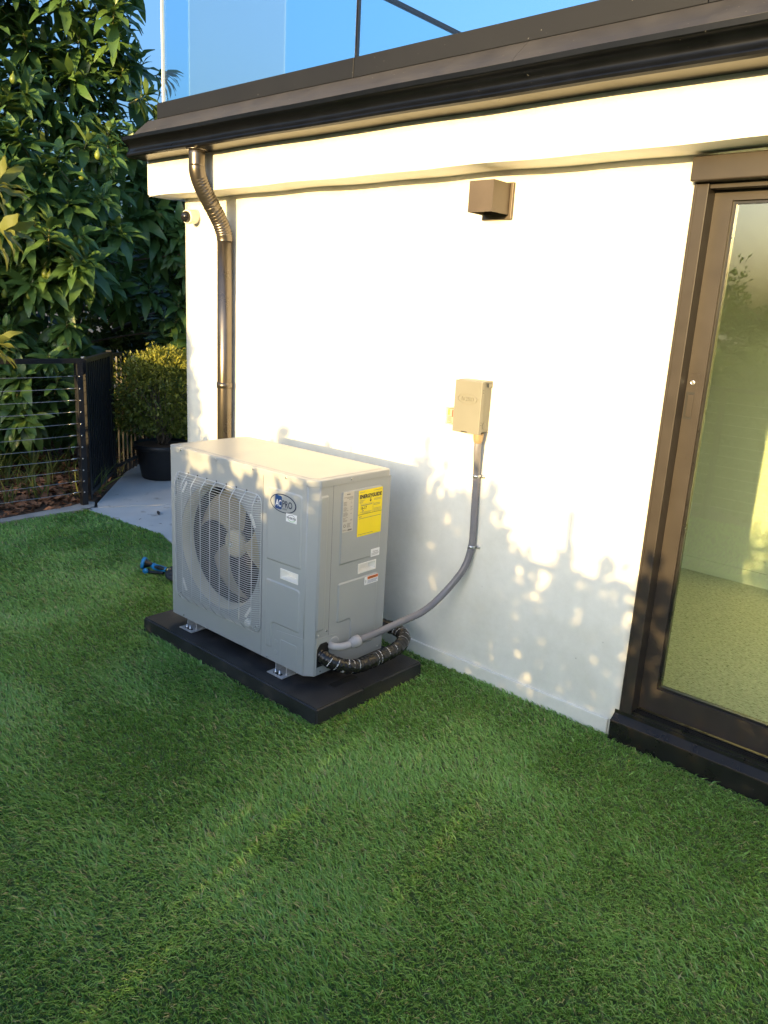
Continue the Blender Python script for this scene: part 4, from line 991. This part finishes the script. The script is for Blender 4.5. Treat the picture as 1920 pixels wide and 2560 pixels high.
# ---- big avocado tree behind the fence
def to_w(s, d, z): return np.array([SD[0] * s + DD[0] * d, SD[1] * s + DD[1] * d, z])
def avocado():
    root = thing('avocado_tree', 'tall dense avocado tree with long glossy leaves behind the cable fence', 'tree', tuple(to_w(-4.5, 4.6, 0)))
    trunk_b = to_w(-4.5, 4.6, -.03)
    cs, ax_ = [], []
    def zfront(s): return None
    tries = 0
    while len(cs) < 1400 and tries < 90000:
        tries += 1
        s = RNG.uniform(-6.2, -2.2); z = RNG.uniform(.24, 5.3)
        # how far right the crown reaches at this height
        lim = -2.3 if z < 2.95 else (-2.75 if z < 3.15 else (-3.18 + .10 * math.sin(z * 5)))
        if s > lim: continue
        d0 = 3.30 + .55 * max(0, s + 4.2) + .25 * math.sin(s * 3.1 + z * 1.7) + .2 * math.sin(z * 3.3 + s)
        if s > -3.1: d0 = max(d0, 4.75)
        if z > 2.6: d0 += .25 * (z - 2.6)
        if z < .5: d0 += .3
        dep = d0 + abs(RNG.normal(0, .65))
        if z > 3.0 and s > -3.9 and RNG.random() < .25: continue
        if s > -3.55 and dep < 4.7 and z < 1.7: continue
        p = to_w(s, dep, z)
        if any(np.linalg.norm(p - q) < .11 for q in cs[-200:]): continue
        out = np.array([-DD[0], -DD[1], .25]) * RNG.uniform(.3, 1.1) + np.array([*(SD * (.35 if s > -3.6 else RNG.normal(0, .35))), RNG.uniform(.1, .8)]) + RNG.normal(0, .25, 3)
        cs.append(p); ax_.append(out)
    # spray reaching past the parapet corner
    for s, d, z in ((-2.95, 4.9, 3.28), (-2.80, 5.0, 3.12), (-3.05, 4.7, 3.42), (-2.62, 5.3, 3.34), (-3.0, 4.8, 3.0), (-2.45, 5.6, 3.42)):
        cs.append(to_w(s, d, z)); ax_.append(np.array([*(SD * .8), .45]))
    cs, ax_ = np.array(cs), np.array(ax_)
    P, Dr, Up, Sz = rosettes(cs, ax_, (11, 18), (.16, .265), .42)
    n = len(P); tint = np.clip(RNG.beta(1.6, 3.0, n), 0, 1)
    # 300 leaves that show largest are parts of their own
    rel = P - np.array(CAM); zc = rel @ np.array(FWD); u = 960 + FOCAL * (rel @ np.array(RIGHT)) / zc; v = 1280 + FOCAL * (rel @ np.array(DOWN)) / zc
    depth_loc = P[:, :2] @ DD
    inv = (u > 5) & (u < 455) & (v > 5) & (v < 1180) & ~((u > 240) & (v > 860)) & ~((v < 420) & (u > 400))
    score = Sz / zc - np.where(inv, 0, 1) - .010 * (depth_loc - (3.3 + .55 * np.maximum(0, P[:, :2] @ SD + 4.2)))
    pick = np.argsort(-score)[:300]; mask = np.zeros(n, bool); mask[pick] = True
    which = RNG.random(n) < .5
    Vs, Fs, Ts = [], [], []; off = 0
    for tm, sel in ((AV, ~mask & which), (AV2, ~mask & ~which)):
        v_, f_, t_ = scatter(P[sel], Dr[sel], Up[sel], Sz[sel], tm, tint[sel]); Vs.append(v_); Fs.append(f_ + off); Ts.append(t_); off += len(v_)
    inv_m = np.array(root.location)
    fo = obj('foliage', np_mesh('foliage', np.vstack(Vs) - inv_m, np.vstack(Fs), np.concatenate(Ts)), 'avocado', root); stuff(fo)
    protos = []
    for tm in (AV, AV2):
        for tv in (.12, .35, .7):
            me = np_mesh('leaf', tm[0], tm[1], np.full(len(tm[0]), tv)); me.materials.append(MAT['avocado']); protos.append(me)
    x, y, z = frames(Dr[pick], Up[pick])
    for i, q in enumerate(pick):
        mw = Matrix([[*(float(a[i][r_]) * float(Sz[q]) for a in (x, y, z)), float(P[q][r_] - inv_m[r_])] for r_ in range(3)] + [[0, 0, 0, 1]])
        tv = tint[q]; k = (0 if tv < .25 else 1 if tv < .5 else 2) + (0 if which[q] else 3)
        part('leaf', protos[k], root, mw=mw)
    # trunk, limbs, shoots
    tb = Vector(trunk_b); top = Vector(to_w(-4.6, 4.9, 2.4))
    bm = tube(spline([tb, tb + Vector((.08, .05, 1.0)), top, Vector(to_w(-4.5, 4.9, 4.3))], 30), [.14 - .0035 * i for i in range(31)], 12); obj('trunk', bm, 'bark', root)
    idx = RNG.choice(len(cs), 46, replace=False); pr = []
    for i in idx:
        c = cs[i]; t = min(max(c[2] - .5, .3), 4.0); k = to_w(-4.55, 4.85, t); pr.append((k, c - ax_[i] / np.linalg.norm(ax_[i]) * .1))
    obj('limbs', branch_bm(pr, .018, .005), 'bark', root)
    bm = bmesh.new()
    for c, a in zip(cs, ax_):
        a = a / np.linalg.norm(a); tube([c - a * .20, c - a * .08, c + a * .01], [.006, .005, .003], 5, bm=bm)
    stuff(obj('shoots', bm, 'twig', root))
    # fruit
    for uu, vv, dz in ((33, 198, .35), (205, 440, .3), (113, 685, .25), (125, 690, .25), (73, 738, .3), (68, 455, .3), (245, 388, .4), (12, 735, .3)):
        dr = np.array(RIGHT) * (uu - 960) / FOCAL + np.array(DOWN) * (vv - 1280) / FOCAL + np.array(FWD); c0 = np.array(CAM)
        s_line = 3.45 + .55 * max(0, -4.0 + 4.2) + dz * .3
        t = (s_line - c0[:2] @ DD) / (dr[:2] @ DD); p = c0 + dr * t
        obj('fruit', lathe([(.0, -.035), (.016, -.031), (.026, -.016), (.028, 0), (.024, .016), (.014, .032), (.005, .042), (.002, .06)], Vector(p), (.05, .03, 1), 14), 'fruit', root)
    return root
avocado()

# ---- loquat branch reaching in from the left
def loquat():
    root = thing('loquat_tree', 'sunlit yellow green long leaved branch reaching over the fence', 'tree', (-5.25, -1.45, 0))
    tips = np.array([(-4.02, -.41, 2.29), (-4.02, -.39, 2.00), (-4.02, -.50, 1.26), (-4.45, -.80, 2.2), (-4.9, -1.2, 2.4), (-5.3, -1.6, 2.3), (-5.5, -1.3, 2.0), (-5.1, -1.7, 1.7)])
    ax_ = np.array([(.55, .65, .12), (.55, .6, -.1), (.5, .6, .1), (.3, .5, .4), (.2, .3, .7), (-.2, -.4, .7), (-.5, .2, .6), (.4, -.5, .5)])
    P, Dr, Up, Sz = rosettes(tips, ax_, (8, 11), (.21, .26), .30)
    t = RNG.beta(2, 2, len(P)); tm = leaf_tmpl(8, 2, .30, .25, .18, .10)
    v_, f_, t_ = scatter(P, Dr, Up, Sz, tm, t); inv_m = np.array(root.location)
    x, y, z = frames(Dr, Up); protos = []
    for tv in (.25, .5, .8):
        me = np_mesh('leaf', tm[0], tm[1], np.full(len(tm[0]), tv)); me.materials.append(MAT['loquat']); protos.append(me)
    for i in range(len(P)):
        mw = Matrix([[*(float(a[i][r_]) * float(Sz[i]) for a in (x, y, z)), float(P[i][r_] - inv_m[r_])] for r_ in range(3)] + [[0, 0, 0, 1]])
        part('leaf', protos[min(2, int(t[i] * 3))], root, mw=mw)
    obj('trunk', tube(spline([(-5.25, -1.45, -.03), (-5.22, -1.4, .8), (-5.15, -1.35, 1.9)], 16), [.055 - .002 * i for i in range(17)], 10), 'bark', root)
    obj('branches', branch_bm([((-5.21, -1.40, .9 + .1 * i), tuple(c - a * .08)) for i, (c, a) in enumerate(zip(tips, ax_))], .016, .007), 'bark', root)
loquat()

# ---- potted shrub
def small_leaves(n, fn, size, tm, up_bias=.6):
    P = np.array([fn() for _ in range(n)]); C_ = P.mean(0)
    Dr = (P - C_) * .8 + RNG.normal(0, .25, (n, 3)); Dr[:, 2] += up_bias * .2
    Up = RNG.normal(0, .6, (n, 3)); Up[:, 2] += .9
    return P, Dr, Up, RNG.uniform(*size, n)
ps_ = thing('potted_shrub', 'round yellow green shrub in a black plastic pot on the path', 'potted plant', (-4.74, 1.17, 0))
pc = Vector((-4.735, 1.20, .004))
obj('pot', lathe([(.0, .0), (.185, .0), (.195, .01), (.245, .27), (.247, .275), (.268, .277), (.272, .285), (.274, .322), (.266, .326), (.258, .322), (.250, .30), (.0, .295)], pc, (0, 0, 1), 40), 'pot', ps_)
obj('soil', lathe([(.0, .300), (.252, .302), (.2, .312), (.0, .316)], pc, (0, 0, 1), 24), 'soil', ps_)
lobes = [(-.28, .0, .80, .26, .26, .24), (.15, .05, .90, .30, .28, .26), (-.05, -.1, .72, .34, .30, .26), (.32, .1, .74, .28, .26, .28), (-.38, -.02, .62, .20, .22, .18), (.05, .0, 1.06, .24, .22, .14), (-.15, .1, .98, .24, .22, .16), (.40, .1, 1.00, .20, .2, .16), (-.1, .0, .52, .32, .26, .12), (.25, .05, .55, .26, .24, .14)]
twigs = []
def lobe_pt():
    l = lobes[RNG.integers(len(lobes))]; d = RNG.normal(0, 1, 3); d /= np.linalg.norm(d); r = RNG.uniform(.55, 1.0) ** .6 * (1 + .18 * math.sin(d[0] * 9 + d[2] * 7) + (RNG.random() < .10) * RNG.uniform(.1, .45))
    q = np.array([l[0] + d[0] * l[3] * r, l[1] + d[1] * l[4] * r, l[2] + d[2] * l[5] * r])
    return np.array([pc.x, pc.y, 0]) + np.array([SD[0] * q[0] + DD[0] * q[1], SD[1] * q[0] + DD[1] * q[1], q[2]])
P, Dr, Up, Sz = small_leaves(13500, lobe_pt, (.022, .048), None)
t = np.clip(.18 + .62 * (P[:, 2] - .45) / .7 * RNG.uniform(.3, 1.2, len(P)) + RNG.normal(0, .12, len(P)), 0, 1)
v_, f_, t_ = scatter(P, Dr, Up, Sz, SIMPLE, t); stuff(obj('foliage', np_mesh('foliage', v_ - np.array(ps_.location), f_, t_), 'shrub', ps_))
bm = bmesh.new()
for i in range(34):
    q = P[RNG.integers(len(P))]; b0 = pc + Vector((random.gauss(0, .02), random.gauss(0, .02), .31))
    tube(spline([b0, b0 + Vector((random.gauss(0, .04), random.gauss(0, .04), .14)), Vector(q)], 8), [.009 - .0009 * k for k in range(9)], 5, bm=bm)
obj('stems', bm, 'bark', ps_)

# ---- shrubs along the sunny fence, out of the picture: they cast the dappled shade
# gaps low in the shrubs where the low sun comes through: (x, z) where the ray crosses the fence line, half sizes
GAPS = [(-.085, .340, .010, .026), (.22, .347, .006, .006), (.345, .336, .004, .010), (.44, .292, .010, .024), (.10, .497, .045, .030), (.12, .416, .022, .012), (-1.155, .395, .020, .028), (-2.49, .438, .024, .012), (.525, .478, .022, .016), (-.55, .275, .02, .02), (.80, .40, .02, .02), (-.75, .44, .018, .016), (-1.75, .36, .02, .02), (1.0, .33, .02, .018)]
def shrub(name, label, cx, cy, w, dpt, h, n, size, group=None, mat='hedge', ragged=.25, cat='shrub', tm=SIMPLE, core=.0, zmin=.03):
    root = thing(name, label, cat, (cx, cy, 0), 0, group)
    ph = RNG.uniform(0, 6, 4)
    x = RNG.uniform(-1, 1, n); y = RNG.uniform(-1, 1, n); k = RNG.random(n)
    top = h * (1 - .13 * x * x - .07 * (1 + np.sin(x * 5 + ph[0])) * .7 - .06 * np.sin(x * 13 + ph[1])) + RNG.exponential(ragged * .12, n)
    z = zmin + (top - zmin) * k ** .8
    P = np.stack([cx + x * w * (1 - .25 * (z / h) ** 3), cy + y * dpt * (1 - .3 * (z / h) ** 2), z], 1)
    Dr = np.stack([x * .7, y * .5, np.full(n, .3)], 1) + RNG.normal(0, .5, (n, 3)); Up = RNG.normal(0, .6, (n, 3)); Up[:, 2] += .8
    mid_ = P + Dr / np.linalg.norm(Dr, axis=1, keepdims=True) * (sum(size) / 4); qx = mid_[:, 0] - .165 * (-4 - mid_[:, 1]); qz = mid_[:, 2] - .13 * (-4 - mid_[:, 1]); keep = np.ones(n, bool)
    for gx, gz, rx, rz in GAPS: keep &= ((qx - gx) / (rx + .031)) ** 2 + ((qz - gz) / (rz + .036)) ** 2 > 1
    P, Dr, Up = P[keep], Dr[keep], Up[keep]; n = len(P)
    v_, f_, t_ = scatter(P, Dr, Up, RNG.uniform(*size, n), tm, RNG.beta(2, 3, n))
    stuff(obj('foliage', np_mesh('foliage', v_ - np.array(root.location), f_, t_), mat, root))
    bm = bmesh.new()
    for i in range(7):
        q = Vector((cx + random.uniform(-.7, .7) * w, cy + random.uniform(-.5, .5) * dpt, h * random.uniform(.6, .92))); b0 = Vector((cx + random.gauss(0, .04), cy + random.gauss(0, .04), -.03))
        tube(spline([b0, (b0 + q) / 2 + Vector((0, 0, .1)), q], 7), [.016 - .0018 * k_ for k_ in range(8)], 5, bm=bm)
    obj('stems', bm, 'bark', root)
G1 = 'shrubs along the fence facing the house'
for i, (cx, w, h, n) in enumerate(((-3.4, .62, 1.22, 1500), (-2.55, .55, 1.30, 1500), (-1.75, .60, 1.30, 2600), (-1.05, .55, 1.36, 3900), (-.45, .55, 1.365, 4300), (.14, .40, 1.49, 2300), (.64, .46, 1.20, 1650), (1.12, .46, 1.27, 1400), (1.75, .50, 1.25, 1000), (2.5, .6, 1.3, 1200), (3.3, .6, 1.35, 1200))):
    shrub('hedge_shrub', 'leafy green shrub growing along the fence facing the house', cx, -4.28, w, .26, h, n, (.07, .13), G1, ragged=.16)
# columnar shrub that shades the left end of the wall
shrub('column_shrub', 'narrow upright shrub rising above the fence shrubs', -2.06, -4.3, .30, .26, 2.25, 4200, (.06, .11), ragged=.1)
# screen trees further off
def screen_tree(cx, cy, w, dpt, h, n, size, label, z0=.6, name='garden_tree', group=None):
    root = thing(name, label, 'tree', (cx, cy, 0), 0, group); ph = RNG.uniform(0, 6, 6)
    d = RNG.normal(0, 1, (n, 3)); d /= np.linalg.norm(d, axis=1, keepdims=True)
    r = RNG.uniform(.25, 1, n) ** .5 * (1 + .22 * np.sin(d[:, 0] * 6 + ph[0]) * np.sin(d[:, 2] * 5 + ph[1]) + .12 * np.sin(d[:, 1] * 11 + ph[2]))
    P = np.stack([cx + d[:, 0] * r * w, cy + d[:, 1] * r * dpt, (h + z0) / 2 + d[:, 2] * r * (h - z0) / 2], 1)
    Dr = d + RNG.normal(0, .5, (n, 3)); Up = RNG.normal(0, .6, (n, 3)); Up[:, 2] += .8
    v_, f_, t_ = scatter(P, Dr, Up, RNG.uniform(*size, n), SIMPLE, RNG.beta(2, 2.5, n))
    stuff(obj('crown', np_mesh('crown', v_ - np.array(root.location), f_, t_), 'hedge', root))
    b0 = Vector((cx, cy, -.05)); bm = tube(spline([b0, b0 + Vector((.05, 0, (h + z0) * .3)), b0 + Vector((0, .05, h * .8))], 12), [.11 - .007 * i for i in range(13)], 8)
    for i in range(9):
        q = P[RNG.integers(n)]; tube([b0 + Vector((.03, 0, h * random.uniform(.25, .6))), Vector(q)], [.035, .012], 6, bm=bm)
    obj('trunk', bm, 'bark', root)
screen_tree(-5.2, -6.2, 1.35, 1.3, 4.25, 5600, (.12, .2), 'broad garden tree shading the foot of the avocado tree', .2)
screen_tree(-7.6, -6.0, 1.4, 1.3, 4.3, 5000, (.12, .2), 'second broad garden tree further along from the fence corner', .2)
for i, (s_, d_, h_, lb) in enumerate(((-6.4, 6.9, 3.6, 'dark evergreen tree closing the gaps behind the avocado crown'), (-4.9, 7.3, 3.4, 'dark evergreen tree directly behind the avocado trunk'), (-3.4, 7.2, 3.1, 'dark evergreen tree behind the sloping handrail'), (-2.0, 7.4, 3.0, 'dark evergreen tree standing behind the house corner'))):
    c_ = to_w(s_, d_, 0); screen_tree(c_[0], c_[1], 1.15, 1.0, h_, 4200, (.12, .2), lb, -.3, 'evergreen_tree')
G2 = 'distant row of trees reflected in the sliding door'
for i, (cx, h) in enumerate(((-9.5, 2.9), (-7.6, 2.55), (-5.7, 3.05), (-3.9, 2.6), (-2.2, 2.85), (-.4, 2.45), (1.5, 2.7), (3.6, 2.5), (6, 2.8), (8.5, 2.6))):
    screen_tree(cx, -17.5 + .6 * (i % 3), 1.25, 1.0, h, 4200, (.10, .19), 'leafy tree in the far row across the garden', -.3, 'row_tree', G2)

# ------------------------------------------------------------------ ground cover behind the fence
def on_bed():
    while True:
        x, y = RNG.uniform(-7.2, -4.20), RNG.uniform(-2.2, 2.4)
        if y > .12 and (x + 4.17) * .80 + (y - .20) * .93 > -.05: continue
        return x, y
n = 5200; xy = np.array([on_bed() for _ in range(n)]); P = np.column_stack([xy, RNG.uniform(.0, .035, n)])
Dr = RNG.normal(0, 1, (n, 3)); Dr[:, 2] *= .25; Up = RNG.normal(0, .35, (n, 3)); Up[:, 2] += 1
v_, f_, t_ = scatter(P, Dr, Up, RNG.uniform(.05, .13, n), SIMPLE, RNG.random(n))
stuff(tag(obj('leaf_litter', np_mesh('leaf_litter', v_, f_, t_), 'dry_leaf'), 'brown fallen leaves covering the soil behind the fence', 'leaf litter'))
BL = leaf_tmpl(4, 1, .05, 0, .45)
P, Dr, Up, Sz, T_ = [], [], [], [], []
for k in range(210):
    x, y = on_bed()
    if x < -5.6: continue
    hgt = RNG.uniform(.10, .34)
    for j in range(RNG.integers(6, 16)):
        P.append((x + RNG.normal(0, .02), y + RNG.normal(0, .02), 0)); Dr.append((RNG.normal(0, .45), RNG.normal(0, .45), 1)); Up.append((RNG.normal(), RNG.normal(), .2)); Sz.append(hgt * RNG.uniform(.6, 1.1)); T_.append(RNG.random())
v_, f_, t_ = scatter(np.array(P, float), np.array(Dr, float), np.array(Up, float), np.array(Sz), BL, np.array(T_))
stuff(tag(obj('weed_grass', np_mesh('weed_grass', v_, f_, t_), 'weed'), 'sparse weeds and wild grass growing through the leaf litter', 'weeds'))
for i, (x, y, a, l, lb) in enumerate(((-3.58, .42, 1.1, .11, 'long dark dry leaf lying by the joint in the pale path'), (-3.55, .23, .5, .035, 'tiny dark dry leaf on the path near the edge of the turf'), (-3.02, .62, 1.0, .06, 'dark dry leaf on the path close to the house corner'), (-4.02, .11, 2.5, .10, 'curled dark leaf at the foot of the fence corner post'), (-3.35, .30, 2.0, .03, 'speck of dry leaf on the path beside the heat pump unit'))):
    bm = bmesh.new(); V, F = leaf_tmpl(5, 2, .22, .6, -.05)
    vv = [bm.verts.new(Vector((l * (p[0] * math.cos(a) - p[1] * math.sin(a)), l * (p[0] * math.sin(a) + p[1] * math.cos(a)), l * p[2])) + Vector((x, y, .006))) for p in V]
    for f in F:
        try: bm.faces.new([vv[q] for q in f])
        except ValueError: pass
    tag(obj('fallen_leaf', bm, 'dark_leaf', smooth=True), lb, 'leaf', 'dry leaves on the path')

# ------------------------------------------------------------------ turf blades
def inside(x, y, poly):
    c = np.zeros(len(x), bool); k = len(poly)
    for i in range(k):
        (x0, y0), (x1, y1) = poly[i], poly[(i + 1) % k]
        hit = ((y0 > y) != (y1 > y)) & (x < (x1 - x0) * (y - y0) / ((y1 - y0) or 1e-9) + x0); c ^= hit
    return c
def value_noise(x, y, s, seed):
    g = np.random.default_rng(seed).random((96, 96)); X, Y = x * s + 40, y * s + 40
    i, j = np.floor(X).astype(int), np.floor(Y).astype(int); fx, fy = X - i, Y - j; fx = fx * fx * (3 - 2 * fx); fy = fy * fy * (3 - 2 * fy)
    q = lambda a, b: g[a % 96, b % 96]
    return (q(i, j) * (1 - fx) + q(i + 1, j) * fx) * (1 - fy) + (q(i, j + 1) * (1 - fx) + q(i + 1, j + 1) * fx) * fy
def turf():
    NB = 2600000
    x = RNG.uniform(-4.05, 4.3, NB); y = RNG.uniform(-3.88, .16, NB)
    ok = inside(x, y, LAWN); rel = np.column_stack([x, y, np.zeros(NB)]) - np.array(CAM)
    dist = np.linalg.norm(rel, axis=1); zc = rel @ np.array(FWD); uu = (rel @ np.array(RIGHT)) / np.maximum(zc, .05) * FOCAL; vv_ = (rel @ np.array(DOWN)) / np.maximum(zc, .05) * FOCAL
    seen = (zc > .3) & (np.abs(uu) < 1180) & (vv_ < 1600)
    keep = np.where(seen, np.clip(1.15 * (2.0 / dist) ** 1.25, .2, 1.0), .07)
    ok &= RNG.random(NB) < keep * .46
    ok &= ~((x > PX0 + .002) & (x < PX1 - .002) & (y > PY0 + .002) & (y < PY1 - .002)); ok &= ~((x > .38) & (y > -.040)); ok &= ~(y > -.016) | (x < -2.58)
    x, y, dist, seen = x[ok], y[ok], dist[ok], seen[ok]; n = len(x)
    a = value_noise(x, y, 1.3, 3) * 2.2 + value_noise(x, y, 5.0, 4) * 2.0 + 2.2 + RNG.normal(0, .75, n)
    lean = .62 + .60 * value_noise(x, y, 2.2, 5) + RNG.normal(0, .22, n)
    h = RNG.uniform(.016, .028, n) * (0.85 + .3 * value_noise(x, y, 7, 8)); w = np.where(seen, .00150 + .00046 * np.maximum(0, dist - 1.4), .004) * RNG.uniform(.8, 1.25, n)
    dx, dy = np.cos(a), np.sin(a); tw = a + math.pi / 2 + RNG.normal(0, .8, n); px, py = np.cos(tw) * w, np.sin(tw) * w
    V = np.empty((n, 5, 3)); z0 = .003
    V[:, 0] = np.column_stack([x - px, y - py, np.full(n, z0)]); V[:, 1] = np.column_stack([x + px, y + py, np.full(n, z0)])
    mx, my, mz = x + dx * lean * h * .35, y + dy * lean * h * .35, z0 + h * .58
    V[:, 2] = np.column_stack([mx - px * .85, my - py * .85, mz]); V[:, 3] = np.column_stack([mx + px * .85, my + py * .85, mz])
    V[:, 4] = np.column_stack([x + dx * lean * h * 1.1, y + dy * lean * h * 1.1, z0 + h * (1.0 - .22 * lean ** 2)])
    F = np.array([(0, 1, 3), (0, 3, 2), (2, 3, 4)])[None] + (np.arange(n) * 5)[:, None, None]
    t = np.clip(.24 + .66 * RNG.random(n) + .22 * (value_noise(x, y, 3.0, 9) - .5), .11, .92)
    th = RNG.random(n); t = np.where(th < .05, 1.0, np.where(th < .10, .0, t))
    me = np_mesh('grass_blades', V.reshape(-1, 3), F.reshape(-1, 3), np.repeat(t, 5))
    g = obj('grass_blades', me, 'grass'); stuff(tag(g, 'short green artificial grass blades covering the lawn', 'grass'))
    print('blades', n)
turf()
